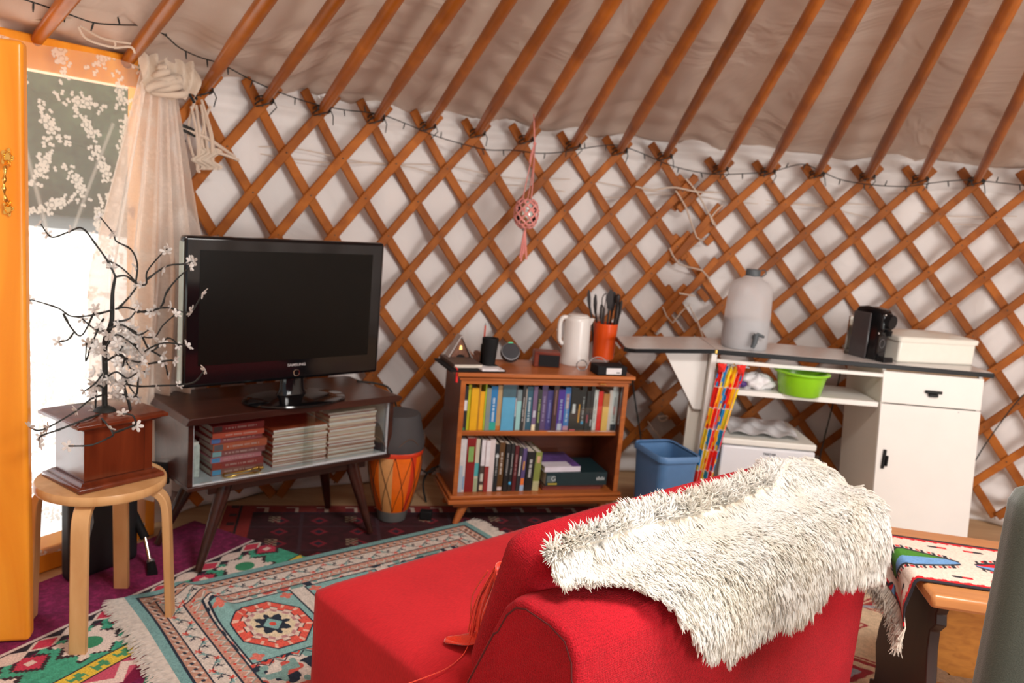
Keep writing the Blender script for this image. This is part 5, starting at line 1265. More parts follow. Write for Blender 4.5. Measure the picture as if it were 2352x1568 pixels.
# Persian style blue and peach rug in the middle
def frac(x, p): return (x/p) % 1
def col_persian(U, V):
    n = len(U); Lu, Lv = 1.32, .98
    e = np.minimum(np.minimum(U, Lu-U), np.minimum(V, Lv-V))       # distance from the edge
    side = (np.minimum(U, Lu-U) < np.minimum(V, Lv-V)); s = np.where(side, V, U)
    c = np.tile(srg(205, 195, 190), (n, 1))
    def put(m, col): c[m] = col
    blue = srg(120, 165, 165); navy = srg(40, 50, 65); peach = srg(205, 135, 115); cream = srg(215, 205, 195); coral = srg(215, 80, 65); pinkb = srg(190, 150, 140)
    put(e < .032, blue); put((e > .026) & (e < .034), navy)
    b1 = (e >= .034) & (e < .072); put(b1, srg(190, 145, 125)); d = np.abs(e-.053-.010*np.sin(s/.03*2*PI)); put(b1 & (d < .004), cream); put(b1 & (np.hypot((s % .03)-.015, (e-.053)) < .006), navy); put((e > .070) & (e < .075), navy)
    b2 = (e >= .075) & (e < .135); put(b2, cream); 
    vine = np.abs(e-.105-.014*np.sin(s/.11*2*PI)); put(b2 & (vine < .0022), navy)
    for k, (sp, cc_) in enumerate(((.055, coral), (.055, navy), (.055, blue))):
        x = ((s+k*.018) % sp)-sp/2; y = e-.105-.018*np.sin((s+k*.018)/sp*PI+k*2); r = np.hypot(x, y); an = np.arctan2(y, x)
        put(b2 & (r < .012*(.6+.4*np.cos(5*an+k))), cc_)
    put((e > .133) & (e < .139), navy)
    b3 = (e >= .139) & (e < .178); put(b3, srg(200, 150, 132)); put(b3 & (np.abs(e-.158-.012*(zig(s, .036)-.5)*2) < .0035), cream); put(b3 & (np.abs(e-.166-.012*(zig(s, .036)-.5)*2) < .0022), srg(130, 170, 165)); put(b3 & (np.hypot((s % .036)-.018, e-.150) < .005), coral)
    put((e >= .176) & (e < .182), navy)
    f = e >= .182; put(f, cream)
    # field panels with octagon medallions
    for cu in (.322, .640, .958):
        x = U-cu; y = V-.375; hw, hh = .135, .175
        P_ = (np.abs(x) < hw) & (np.abs(y) < hh); put(P_, navy); P2 = (np.abs(x) < hw-.006) & (np.abs(y) < hh-.006); put(P2, srg(135, 180, 178))
        X = np.abs(x)/.112; Y = np.abs(y)/.140; oc = np.maximum(np.maximum(X, Y), (X+Y)/1.38)
        put(P2 & (oc < 1.0), navy); put(P2 & (oc < .96), srg(225, 95, 80))
        an = np.arctan2(y/.14, x/.112); stp = .70+.05*np.sign(np.cos(an*12)); put(P2 & (oc < stp+.03), srg(90, 50, 60)); put(P2 & (oc < stp), srg(225, 205, 190)); put(P2 & (oc < .60+.05*np.sign(np.cos(an*12))), srg(190, 140, 140)); put(P2 & (oc < .55), srg(228, 212, 180))
        hook = (np.abs(np.cos(an*8)) > .94) & (oc > .80) & (oc < .95); put(P2 & hook, srg(235, 190, 170))
        r = np.hypot(x, y*.85); ax_ = np.abs(x); ay_ = np.abs(y)*.85; star = (np.maximum(ax_, ay_) < .040) | (ax_+ay_ < .056); star = star & ~((np.abs(ax_-ay_) > .018) & (np.maximum(ax_, ay_) > .034) & (np.minimum(ax_, ay_) > .008)); put(P2 & star & (r > .0), navy); put(P2 & (np.maximum(np.abs(x+y*.8), np.abs(x-y*.8)) < .030), srg(135, 180, 178)); put(P2 & (r < .010), coral)
        for sx in (-1, 1):
            for sy in (-1, 1):
                rr = np.hypot(x-sx*.108, y-sy*.145); a2 = np.arctan2(y-sy*.145, x-sx*.108); put(P2 & (rr < .022*(.5+.5*np.abs(np.cos(2*a2)))) & (oc > 1.02), srg(215, 120, 105))
    # outer field zigzags and flowers
    out = f & (np.abs(V-.375) > .175) | (f & (U < .186))
    z1 = np.abs(((V+.02)/.05 % 1)-.5)*.05
    m_ = out & (snoise(U, V, 34, 5) > .62); put(m_, srg(200, 90, 80)); m_ = out & (snoise(U, V, 40, 8) > .70); put(m_, navy); m_ = out & (snoise(U, V, 38, 12) > .68); put(m_, srg(125, 165, 160))
    put(out & (np.abs(((V-.55)-.012*(zig(U, .045)-.5)*2)) < .004), coral); put(out & (np.abs(((V-.565)-.012*(zig(U, .045)-.5)*2)) < .003), navy)
    return c*(.90+.2*snoise(U, V, 140, 3))[:, None]
A2 = math.radians(40.3); porg = (-1.134, 2.349)
def zp(U, V):
    r1 = .045*np.exp(-((U-.16-.25*V)/.035)**2)*np.exp(-((V-.16)/.15)**2)
    r2 = .018*np.exp(-((U-.02)/.03)**2)*np.exp(-((V-.25)/.2)**2)
    return .0115+r1+r2+.002*snoise(U, V, 6)
pr_ = rug('persian_rug', 'pale blue and peach rug with octagon medallions and white fringe, slightly rumpled', 'rug', porg, A2, 1.32, .98, 1100, 800, col_persian, zp, thick=.006)
ca, sa = math.cos(A2), math.sin(A2)
def fringe(parent, side, L, n, len_, mat, z0=.012, name='fringe', Lu=1.32):
    m = MB(); rs = random.Random(4)
    for i in range(n):
        v = L*(i+.5)/n
        for q in range(3):
            l = len_*rs.uniform(.75, 1.15); a = rs.uniform(-.35, .35)
            u0 = .0 if side < 0 else Lu
            pts = []
            for k in range(5):
                t = k/4; u = u0+side*l*t; vv = v+(q-1)*.003+a*l*t*t; zz = float(zp(np.array([u0]), np.array([v]))[0])*(1-t*t)+z0*t*t+.003*math.sin(t*PI)*rs.random()+.004
                pts.append((u*ca+vv*sa, u*sa-vv*ca, zz))
            m.tube(pts, [.0026, .0024, .0024, .002, .0012], 4)
    o = m.build(name, mat, parent); o['kind'] = 'stuff'; return o
M_fr = plain('fringe_cotton', (.66, .60, .54), .9, vary=.2, scale=80)
fringe(pr_, -1, .98, 130, .065, M_fr); fringe(pr_, 1, .98, 130, .07, M_fr)

# red and cream kilim on the right
def col_kilim(U, V):
    c = np.tile(srg(205, 180, 150), (len(U), 1)); red = srg(150, 40, 50); grey = srg(150, 155, 165); cream = srg(215, 190, 160)
    def put(m, col): c[m] = col
    pu, pv = .46, .30
    x = ((U+.1) % pu)-pu/2; y = ((V+np.floor((U+.1)/pu)*pv/2) % pv)-pv/2
    saw = (np.abs(((y/.022) % 1)-.5)*.035)
    d = np.abs(x)/(pu/2)+np.abs(y)/(pv/2)
    dd = d+saw*1.8
    put(dd < 1.0, red); put((d > .86) & (d < .91), cream); put((d > .80) & (d < .82), srg(150, 100, 60)); put(dd < .70, cream); put(dd < .48, red); put(dd < .30, grey); put(dd < .16, cream)
    put((V % .6) < .018, grey)
    return c*(.85+.3*snoise(U, V, 90))[:, None]
rug('red_kilim', 'flat woven red and cream diamond kilim on the floor under the side table at right', 'rug', (.93, 3.36), math.radians(2), 1.55, 2.2, 560, 700, col_kilim, lambda U, V: .0008+0*U, thick=.003)

# ================================================================== SOFA
YS = math.radians(44)
so_ = thing('chaise_sofa', 'red upholstered low chaise sofa with a sheepskin over its back, filling the foreground', 'sofa', (-.412, 1.749, 0), YS)
# local x along the back, local -y towards the camera side (v = -y)
SW = 1.12
def pillowbox(x0, x1, y0, y1, z0, z1, puff=.01, r=.03, n=18, top_round=True):
    m = MB()
    bm = bmesh.new()
    bmesh.ops.create_cube(bm, size=1); bmesh.ops.subdivide_edges(bm, edges=bm.edges, cuts=n, use_grid_fill=True)
    sx, sy, sz = (x1-x0), (y1-y0), (z1-z0)
    for v in bm.verts:
        p = v.co.copy(); q = Vector((p.x*sx, p.y*sy, p.z*sz))
        # rounded box
        hx, hy, hz = sx/2-r, sy/2-r, sz/2-r
        c = Vector((max(-hx, min(hx, q.x)), max(-hy, min(hy, q.y)), max(-hz, min(hz, q.z)))); d = q-c
        if d.length > 1e-6: q = c+d.normalized()*r
        u, w, t = p.x*2, p.y*2, p.z*2
        b = puff*(1-u*u)*(1-w*w)
        if abs(p.z) > .49: q.z += b*(1 if p.z > 0 else 0)
        b2 = puff*.6*(1-u*u)*(1-t*t)
        if abs(p.y) > .49: q.y += b2*(1 if p.y > 0 else -1)
        v.co = q+Vector(((x0+x1)/2, (y0+y1)/2, (z0+z1)/2))
    m.add([tuple(v.co) for v in bm.verts], [[v.index for v in f.verts] for f in bm.faces]); bm.free(); return m
pillowbox(0, SW, -.56, .0, .055, .42, puff=.006, r=.022).build('seat', M_redseat, so_, smooth=180)
# back: profile in (y, z), extruded along x, with rounded top
prof = [(-.52, .06), (-.515, .30), (-.525, .42), (-.60, .585), (-.628, .645), (-.648, .667), (-.672, .676), (-.745, .672), (-.782, .660), (-.800, .632), (-.806, .59), (-.806, .30), (-.804, .06)]
m = MB(); xs_ = [.0, .006, .02, .10, .3, .6, .9, 1.10, 1.114, SW]
ins = [.006, .001, 0, 0, 0, 0, 0, 0, .001, .006]
cy_, cz_ = -.68, .38
vs = []; n = 0
dense = []
for i in range(len(prof)-1):
    a, b = prof[i], prof[i+1]; k = 3
    for j in range(k): dense.append((a[0]+(b[0]-a[0])*j/k, a[1]+(b[1]-a[1])*j/k))
dense.append(prof[-1]); n = len(dense)
for x, i_ in zip(xs_, ins):
    for y, z in dense: vs.append((x, y+(i_ if y < cy_ else -i_), z-(i_ if z > cz_ else 0)))
fs = [tuple(range(n)), tuple(range((len(xs_)-1)*n, len(xs_)*n))[::-1]]
for i in range(len(xs_)-1):
    for k in range(n): fs.append((i*n+k, (i+1)*n+k, (i+1)*n+(k+1) % n, i*n+(k+1) % n))
m.add(vs, fs); m.build('backrest', M_red, so_, smooth=35, bevel=.004)
m = MB(); m.tube([(.001, y+(.010 if y < cy_ else -.010), z-(.012 if z > .6 else 0)) for y, z in dense], .0022, 6); m.build('piping', M_piping, so_, smooth=60)
m = MB(); m.tube([(SW-.001, y+(.010 if y < cy_ else -.010), z-(.012 if z > .6 else 0)) for y, z in dense], .0022, 6); m.build('piping', M_piping, so_, smooth=60)
for x, y in ((.06, -.08), (SW-.06, -.08), (.06, -.73), (SW-.06, -.73)):
    m = MB(); m.tube([(x, y, 0.002), (x, y, .062)], [.02, .024], 12); m.build('foot', M_dark, so_, smooth=40)
# back cushion leaning on the backrest
cu = pillowbox(-.54, .44, -.062, .062, -.165, .165, puff=.012, r=.045)
o = cu.build('back_cushion', M_red, so_, smooth=180); o.location = (.575, -.588, .582); o.rotation_euler = (math.radians(15), math.radians(1.2), 0)
m = MB(); m.tube([(.525*s_, 0.0, z_) for s_, z_ in ((-1, -.14), (-1, .14))], .002, 5); o = m.build('cushion_seam', M_piping, so_); o.location = (.575, -.588, .582); o.rotation_euler = (math.radians(15), math.radians(1.2), 0)

# orange-red tasselled scarf tucked beside the cushion
sc = thing('tasselled_scarf', 'bright orange-red silky scarf with tassels tucked between sofa seat and back cushion', 'scarf', on(so_, (.05, -.40, .424)), YS)
def sl(x, y, z): return (x-.05+.05, y+.40-.012, z-.424)
m = MB()
def fn(a, b):
    # leaf shaped flat end lying on the seat
    w = max(0, math.sin(min(1, .02+b*.85)*PI))**.8*.030+.001; x = .045+.060*b+(a-.5)*w*1.5; y = -.362-.080*b+(a-.5)*w*1.0; z = .429+.010*math.sin(a*PI)*b+.045*b*b+.006*math.sin(a*9+b*5)
    return sl(x, y, z)
m.grid(fn, 14, 24); o = m.build('scarf_end', M_scarf, sc, smooth=180); o.modifiers.new('s', 'SOLIDIFY').thickness = .002
m = MB(); rs = random.Random(9)
for i in range(46):
    x0 = .092+rs.uniform(-.018, .018); y0 = -.452+rs.uniform(-.012, .012); top = Vector(sl(x0, y0, .61+rs.uniform(-.02, .01))); 
    e = Vector(sl(x0-.004+rs.uniform(-.012, .012), y0+.028+rs.uniform(-.012, .02), .455+rs.uniform(-.015, .03)))
    m.tube(smooth_path([top, (top+e)/2+Vector((rs.uniform(-.008, .008), .012, 0)), e], 4), .0017, 4)
o = m.build('tassel', M_scarf, sc, smooth=60); o['kind'] = 'stuff'
m = MB()
def fn(a, b): return sl(.065+.055*a+.006*math.sin(b*7), -.470+.020*math.sin(a*PI)+.03*b, .625-.17*b)
m.grid(fn, 10, 16); o = m.build('scarf_fold', M_scarf, sc, smooth=180); o.modifiers.new('s', 'SOLIDIFY').thickness = .003
m = MB(); Mi = (Matrix.Translation(sc.location) @ sc.rotation_euler.to_matrix().to_4x4()).inverted(); m.tube([Mi @ p for p in smooth_path([at(1085, 1455, z=.46), at(1066, 1500, z=.431), at(1030, 1532, z=.428), at(985, 1552, z=.428), at(930, 1572, z=.428)], 6)], .0011, 5); m.build('loose_thread', M_scarf, sc, smooth=60)
m = MB()
for i in range(3): m.tube([Vector(sl(.088+.006*i, -.478, .62))+Vector((.008*math.cos(a), 0, .008*math.sin(a))) for a in [2*PI*k/12 for k in range(12)]], .0016, 5, closed=True)
m.build('metal_ring', M_chrome, sc, smooth=60)

# ================================================================== SHEEPSKIN
sk = thing('sheepskin', 'fluffy cream white sheepskin draped over the back of the red sofa', 'sheepskin', on(so_, (.60, -.69, .70)), YS)
# path across the back in (y,z), s = arc length from the front edge over the cushion and down behind
path_ = [(-.590, .752), (-.625, .760), (-.662, .748), (-.705, .706), (-.760, .692), (-.800, .672), (-.822, .62), (-.826, .54), (-.828, .46)]
PP = smooth_path([Vector((0, y, z)) for y, z in path_], 8)
acc = [0]
for i in range(1, len(PP)): acc.append(acc[-1]+(PP[i]-PP[i-1]).length)
ST = acc[-1]
def along(s):
    s = max(0, min(ST-1e-4, s))
    import bisect
    i = bisect.bisect_right(acc, s)-1; t = (s-acc[i])/(acc[i+1]-acc[i]); return PP[i].lerp(PP[i+1], t)
def s_at_z(zz):
    for i in range(len(PP)-1, 0, -1):
        if PP[i].z >= zz: return acc[i]
    return acc[0]
def s_range(x):
    # front edge lies on the cushion, rear edge hangs in lobes
    f0 = .074+.022*max(0, 1-x/.20)**1.4+.006*math.sin(x*14)-.080*min(1, max(0, (x-.80)/.16))+.05*max(0, (x-1.0)/.2)
    lob = [(-.05, .10), (.08, .120), (.14, .170), (.20, .225), (.25, .270), (.33, .322), (.42, .350), (.50, .345), (.58, .330), (.66, .342), (.77, .338), (.86, .31), (.95, .34), (1.04, .37), (1.12, .38), (1.25, .32)]
    for (a, va), (b, vb) in zip(lob, lob[1:]):
        if a <= x <= b: t = (x-a)/(b-a); s1 = va+(vb-va)*t; break
    return f0, min(s1, ST)
def skin(a, b):
    x = .055+1.072*a; f0, r0 = s_range(x); s = f0+(r0-f0)*b; p = along(s)
    z = p.z-.045*min(1, max(0, (x-.78)/.32))*max(0, 1-b*1.6); y = p.y
    if x > SW+.004: # wraps down over the far end
        d = x-(SW+.004); z -= d*2.2; x = SW+.010
    return Vector((x-.60, y+.69, z-.70+.004))
m = MB(); m.grid(skin, 90, 50); o = m.build('hide', M_skin, sk, smooth=180); so2 = o.modifiers.new('s', 'SOLIDIFY'); so2.thickness = .004; so2.offset = 1
# fleece: locks of wool as real geometry
def make_fleece():
    rs = np.random.RandomState(11); N = 36000
    V = []; F = []; base = 0
    NA, NB = 260, 140
    G = np.array([[tuple(skin(i/NA, j/NB)) for i in range(NA+1)] for j in range(NB+1)])
    a = rs.rand(N); b = rs.rand(N)
    # extra locks along the hanging edge
    k = int(N*.10); b[:k] = 1-rs.rand(k)*.05; k2 = int(N*.14); b[k:k2] = rs.rand(k2-k)*.04; k3 = int(N*.16); a[k2:k3] = rs.rand(k3-k2)*.02
    fi = a*NA; fj = b*NB; i0 = np.minimum(fi.astype(int), NA-1); j0 = np.minimum(fj.astype(int), NB-1); tu = (fi-i0)[:, None]; tv = (fj-j0)[:, None]
    P = G[j0, i0]*(1-tu)*(1-tv)+G[j0, i0+1]*tu*(1-tv)+G[j0+1, i0]*(1-tu)*tv+G[j0+1, i0+1]*tu*tv
    du = G[j0, i0+1]-G[j0, i0]; dv = G[j0+1, i0]-G[j0, i0]
    nrm = np.stack([dv[:, 0]*0, dv[:, 2], -dv[:, 1]], 1); nrm /= np.linalg.norm(nrm, axis=1)[:, None]+1e-9; nrm[:, 0] += np.clip((a-.96)/.03, 0, 1)*1.5; nrm /= np.linalg.norm(nrm, axis=1)[:, None]+1e-9
    dv /= np.linalg.norm(dv, axis=1)[:, None]+1e-9; du /= np.linalg.norm(du, axis=1)[:, None]+1e-9
    # growth direction: outwards, combed backwards and down, varied in clumps
    def cn(s, k): return snoise(a*1.07+3, b*.45+3, s, k)-.5
    comb = dv*(.75+.9*b[:, None])+du*(cn(10, 1)*1.5)[:, None]+np.array([0, 0, -1.0])*(.25+.75*b[:, None])
    front = (b < .12)[:, None]; comb = np.where(front, -dv*1.0+np.array([0, 0, -.15]), comb)
    left = (a < .07)[:, None]; comb = np.where(left, comb*.8-du*.5, comb)
    d0 = nrm*(.62+.5*cn(22, 3)[:, None])+comb*.72+rs.randn(N, 3)*.16+du*(cn(34, 7)*1.2)[:, None]; d0 /= np.linalg.norm(d0, axis=1)[:, None]
    L = .026+.018*cn(16, 4)+rs.rand(N)*.012+.046*np.clip((.68-(P[:, 2]+.70))/.08, 0, 1)
    down = np.array([0, 0, -1.0]); segs = 5; R0 = (.0012+.0012*rs.rand(N))
    tw = rs.rand(N)*6.28
    ref = np.cross(d0, np.array([.3, .5, .8])); ref /= np.linalg.norm(ref, axis=1)[:, None]; ref2 = np.cross(d0, ref)
    KA, KB = 95, 36
    ci = np.floor(a*KA); cj = np.floor(b*KB); ca_ = np.clip((ci+.5+(hashn(ci, cj, 1)-.5)*.9)/KA, 0, .9999); cb_ = np.clip((cj+.5+(hashn(ci, cj, 2)-.5)*.9)/KB, 0, .9999)
    Pc = G[np.minimum((cb_*NB).astype(int), NB-1), np.minimum((ca_*NA).astype(int), NA-1)]
    L = L*(.85+.35*hashn(ci, cj, 5)); d0 = d0+du*((hashn(ci, cj, 6)-.5)*.7)[:, None]+dv*((hashn(ci, cj, 8)-.5)*.35)[:, None]; d0 /= np.linalg.norm(d0, axis=1)[:, None]
    rings = []
    p = P+nrm*.002; d = d0.copy()
    for s in range(segs+1):
        t = s/segs
        w = (.0035*t)*np.sin(t*7+tw)[:, None]
        c = p+(Pc-P)*(.85*t**1.2)+ref*w+ref2*(.0035*t*np.cos(t*6+tw*1.7))[:, None]
        r = R0*(1-.25*t)*(1 if s < segs else .15)*(1+.35*math.sin(t*PI))
        for q in range(3):
            an = 2*PI*q/3; rings.append(c+ref*(r*math.cos(an))[:, None]+ref2*(r*math.sin(an))[:, None])
        d = d+down*(.26+.16*b[:, None]); dn = (d*nrm).sum(1); need = .30-.24*t-dn; d = d+nrm*np.maximum(0, need)[:, None]
        d /= np.linalg.norm(d, axis=1)[:, None]; p = p+d*(L/segs)[:, None]
    R = np.stack(rings, 1)                      # N, (segs+1)*3, 3
    # keep the wool outside of the sofa: push points that fall inside the back
    Y = R[..., 1]-.69; Z = R[..., 2]+.70; X = R[..., 0]+.60
    ins = (Y > -.806) & (Y < -.55) & (Z < .672) & (X < SW)
    R[..., 1] = np.where(ins & (Y < -.74), -.808+.69-.002, R[..., 1]); R[..., 2] = np.where(ins & (Y >= -.74), .678-.70, R[..., 2])
    nv = (segs+1)*3; verts = R.reshape(-1, 3)
    f = []
    for s in range(segs):
        for q in range(3): f.append((s*3+q, s*3+(q+1) % 3, (s+1)*3+(q+1) % 3, (s+1)*3+q))
    f.append((segs*3, segs*3+1, segs*3+2, segs*3+2))
    f = np.array(f[:-1]); faces = (f[None]+(np.arange(N)*nv)[:, None, None]).reshape(-1, 4)
    me = bpy.data.meshes.new('fleece'); me.vertices.add(len(verts)); me.vertices.foreach_set('co', verts.astype(np.float32).ravel())
    me.loops.add(len(faces)*4); me.loops.foreach_set('vertex_index', faces.ravel().astype(np.int32))
    me.polygons.add(len(faces)); me.polygons.foreach_set('loop_start', np.arange(0, len(faces)*4, 4, dtype=np.int32)); me.polygons.foreach_set('loop_total', np.full(len(faces), 4, dtype=np.int32))
    me.update(calc_edges=True); me.polygons.foreach_set('use_smooth', [True]*len(me.polygons))
    m_, t_, n_, b_ = newmat('wool'); b_.inputs['Roughness'].default_value = .75; b_.inputs['Specular IOR Level'].default_value = .25; b_.inputs['Sheen Weight'].default_value = .3
    tc = n_.new('ShaderNodeTexCoord'); no = n_.new('ShaderNodeTexNoise'); no.inputs['Scale'].default_value = 9; t_.links.new(tc.outputs['Object'], no.inputs['Vector'])
    cr = n_.new('ShaderNodeValToRGB'); cr.color_ramp.elements[0].position = .35; cr.color_ramp.elements[0].color = (.91, .87, .79, 1); cr.color_ramp.elements[1].position = .6; cr.color_ramp.elements[1].color = (.95, .93, .89, 1)
    t_.links.new(no.outputs['Fac'], cr.inputs['Fac']); t_.links.new(cr.outputs['Color'], b_.inputs['Base Color'])
    tr = n_.new('ShaderNodeBsdfTranslucent'); t_.links.new(cr.outputs['Color'], tr.inputs[0]); ms = n_.new('ShaderNodeMixShader'); ms.inputs[0].default_value = .45
    t_.links.new(b_.outputs[0], ms.inputs[1]); t_.links.new(tr.outputs[0], ms.inputs[2]); t_.links.new(ms.outputs[0], n_['Material Output'].inputs['Surface'])
    me.materials.append(m_)
    o = bpy.data.objects.new('fleece', me); COL.objects.link(o); o.parent = sk; o['kind'] = 'stuff'
make_fleece()

# ================================================================== SIDE TABLE WITH RUNNER
TZ = .50
tb = thing('side_table', 'oak side table at the right with a dark curvy end board and red bordered runner', 'table', (1.045, 1.815, 0), math.radians(-9))
m = MB(); m.box((0, 0, TZ-.036), (.95, .455, TZ)); m.build('top', M_oak, tb, bevel=.010, seg=2)
def carved(x0, x1, mat, name, sh=0):
    pr2 = [(.04, TZ-.037), (.055, TZ-.07), (.045, TZ-.095), (.075, TZ-.125), (.07, TZ-.17), (.045, TZ-.24), (.022, TZ-.30), (.018, TZ-.36), (.05, TZ-.41), (.055, TZ-.455), (.02, TZ-.47), (.02, .0115)]
    out = pr2+[(.455-y, z) for y, z in reversed(pr2)]
    m = MB(); m.prism(out, x0, x1, axis='x'); return m.build(name, mat, tb, bevel=.003)
carved(.035, .062, M_oakdark, 'end_board'); carved(.87, .897, M_oakdark, 'end_board')
m = MB(); out = [(.062, TZ-.037), (.062, TZ-.20)]+[(.075+.05*math.sin(t*PI*3)*.35+.10*t, TZ-.20-.13*math.sin(t*PI/2)) for t in [i/10 for i in range(11)]]+[(.87, TZ-.33), (.87, TZ-.037)]
m.prism(out, .26, .285, axis='y'); m.build('carved_rail', M_oakgold, tb, bevel=.002)
m = MB(); m.box((.062, .21, .07), (.87, .235, .16)); m.build('stretcher', M_oakgold, tb, bevel=.003)

def col_runner(U, V):
    # U along the runner, V across (0..Lv)
    Lv = .30; c = np.tile(srg(225, 205, 190), (len(U), 1)); blk = srg(45, 42, 48); red = srg(200, 25, 35)
    def put(m, col): c[m] = col
    e = np.minimum(V, Lv-V); step = .006*np.floor(((U/.03) % 1)*3)/2
    put(e < .020+step, red); put(e < .011, blk)
    put(U < .020+.006*zig(V, .04), red); put(U < .010, blk)
    k = .31
    x = ((U-.055) % k)-k/2; y = V-Lv/2; half = k*.44
    h = .050*np.clip(1-np.abs(x)/half, 0, 1)**.75; saw = .016*(((x/.026) % 1) < .35)*(np.abs(x) < half*.95)
    inside = np.abs(y) < h; put((np.abs(y) < h+.010+saw) & (np.abs(x) < half), blk); put((np.abs(y) > h+.012) & (np.abs(y) < h+.024) & (((x/.026+.4) % 1) < .3) & (np.abs(x) < half*.9), red)
    idx = np.floor((U-.055)/k)
    put(inside & (idx % 2 == 0), srg(110, 155, 205)); put(inside & (y > .35*h*np.sign(x+.001)*0+.002+.02*x/half) & (idx % 2 == 0), srg(70, 130, 40)); put(inside & (idx % 2 == 1), srg(110, 155, 205)); put(inside & (y > 0) & (idx % 2 == 1), red)
    put((np.abs(np.abs(y)-.095) < .006) & (np.abs(np.abs(x)-.10) < .018-np.abs(np.abs(y)-.095)), blk); put((np.abs(np.abs(y)-.095) < .006) & (np.abs(np.abs(x)-.122) < .012), red)
    return c*(.93+.14*snoise(U, V, 220))[:, None]
rn = thing('table_runner', 'woven cream runner with red and black sawtooth border hanging over the oak table end', 'table runner', (1.045, 1.815, 0), math.radians(-9))
nu, nv = 420, 200; Lv = .30; LU = 1.12; hang = .20
g = [(i/nu, j/nv) for j in range(nv+1) for i in range(nu+1)]
def rfn(a, b):
    u = a*LU; v = b*Lv; y = .065+v+.02*(u-hang)*0; hg = hang-.11*abs(b-.25)*0
    # the loose end hangs lowest at the near corner
    hl = .085+.052*(1-b)
    arc = .022
    s = (u-hang)+0.0
    if s > 0: x, z = s-.012+.012*math.exp(-s*60), TZ+.003
    else:
        t = -s*(hl/hang)*1.0; 
        ang_ = min(t/arc, PI/2); x = -.012-arc*math.sin(ang_)*.6+.012; z = TZ+.003-arc*(1-math.cos(ang_)); rest = max(0, t-arc*PI/2); z -= rest; x -= .008+.05*rest+.01*math.sin(b*7+t*20)*min(1, rest*20)
    return (x, y-.03*max(0, -s)*(1-b)*2, z)
vs = [rfn(a, b) for a, b in g]; U_ = np.array([a*LU for a, b in g]); V_ = np.array([b*Lv for a, b in g])
me = bpy.data.meshes.new('woven_cloth'); me.from_pydata(vs, [], [(j*(nu+1)+i, j*(nu+1)+i+1, (j+1)*(nu+1)+i+1, (j+1)*(nu+1)+i) for j in range(nv) for i in range(nu)])
cc = np.ones((len(g), 4)); cc[:, :3] = col_runner(U_, V_); ca_ = me.color_attributes.new('Col', 'FLOAT_COLOR', 'POINT'); ca_.data.foreach_set('color', cc.astype(np.float32).ravel())
me.materials.append(colmat('runner_weave', vary=.12, bump=.3, bscale=600)); me.polygons.foreach_set('use_smooth', [True]*len(me.polygons))
o = bpy.data.objects.new('woven_cloth', me); COL.objects.link(o); o.parent = rn; mo = o.modifiers.new('s', 'SOLIDIFY'); mo.thickness = .003; mo.offset = 1
m = MB(); rs = random.Random(3)
for i in range(520):
    b = rs.random(); p = Vector(rfn(0.0, b)); l = rs.uniform(.05, .085)
    pts = [p+Vector((.002, 0, .004)), p+Vector((-.006+rs.uniform(-.01, .01), rs.uniform(-.008, .008), -l*.5)), p+Vector((-.008+rs.uniform(-.016, .016), rs.uniform(-.014, .014), -l))]
    m.tube(pts, [.0016, .0015, .0006], 3)
o = m.build('fringe', plain('runner_fringe', (.60, .52, .44), .9, vary=.3, scale=60), rn); o['kind'] = 'stuff'

# olive grey padded chair back at the right edge
ch = thing('padded_chair', 'blurred olive grey padded chair back standing close at the right edge', 'chair', (.80, 1.20, 0), math.radians(-12))
M_olive = cloth('olive_cloth', (.055, .060, .045), weave=500, vary=.15)
pillowbox(0, .50, 0, .075, .40, .955, puff=.008, r=.028).build('backrest', M_olive, ch, smooth=180)
m = MB(); m.box((.045, .012, .945), (.46, .062, .975)); m.build('top_rail', M_olive, ch, bevel=.008)
pillowbox(.01, .49, -.46, .0, .36, .45, puff=.01, r=.03).build('seat', M_olive, ch, smooth=180)
for x, y in ((.035, -.42), (.465, -.42), (.035, .035), (.465, .035)):
    m = MB(); m.box((x-.018, y-.018, .005), (x+.018, y+.018, .40)); m.build('leg', M_oakdark, ch, bevel=.003)

# ================================================================== STOOL, BOX AND BLOSSOM LIGHT TREE
sx, sy = -1.150, 2.243
stl = thing('stool', 'round birch stool with four bent legs standing by the door', 'stool', (sx, sy, .006))
m = MB(); m.lathe([(0, .416), (.170, .416), (.1735, .421), (.1735, .437), (.170, .442), (0, .442)], 64); m.build('seat', M_birch, stl, smooth=40)
for k, a in enumerate((-82, 8, 98, 188)):
    a = math.radians(a+2); d = Vector((math.cos(a), math.sin(a), 0)); side = Vector((-math.sin(a), math.cos(a), 0))
    pts = [d*.06+Vector((0, 0, .408)), d*.115+Vector((0, 0, .408)), d*.145+Vector((0, 0, .402)), d*.166+Vector((0, 0, .385)), d*.176+Vector((0, 0, .360)), d*.180+Vector((0, 0, .32)), d*.194+Vector((0, 0, 0))]
    P = smooth_path(pts[:6], 4)+[pts[6]]
    nr = []
    for i in range(len(P)):
        t = (P[min(i+1, len(P)-1)]-P[max(0, i-1)]).normalized(); nr.append(t.cross(side))
    m = MB(); m.ribbon(P, nr, .044, .020); m.build('leg', M_birch, stl, bevel=.002, seg=1)

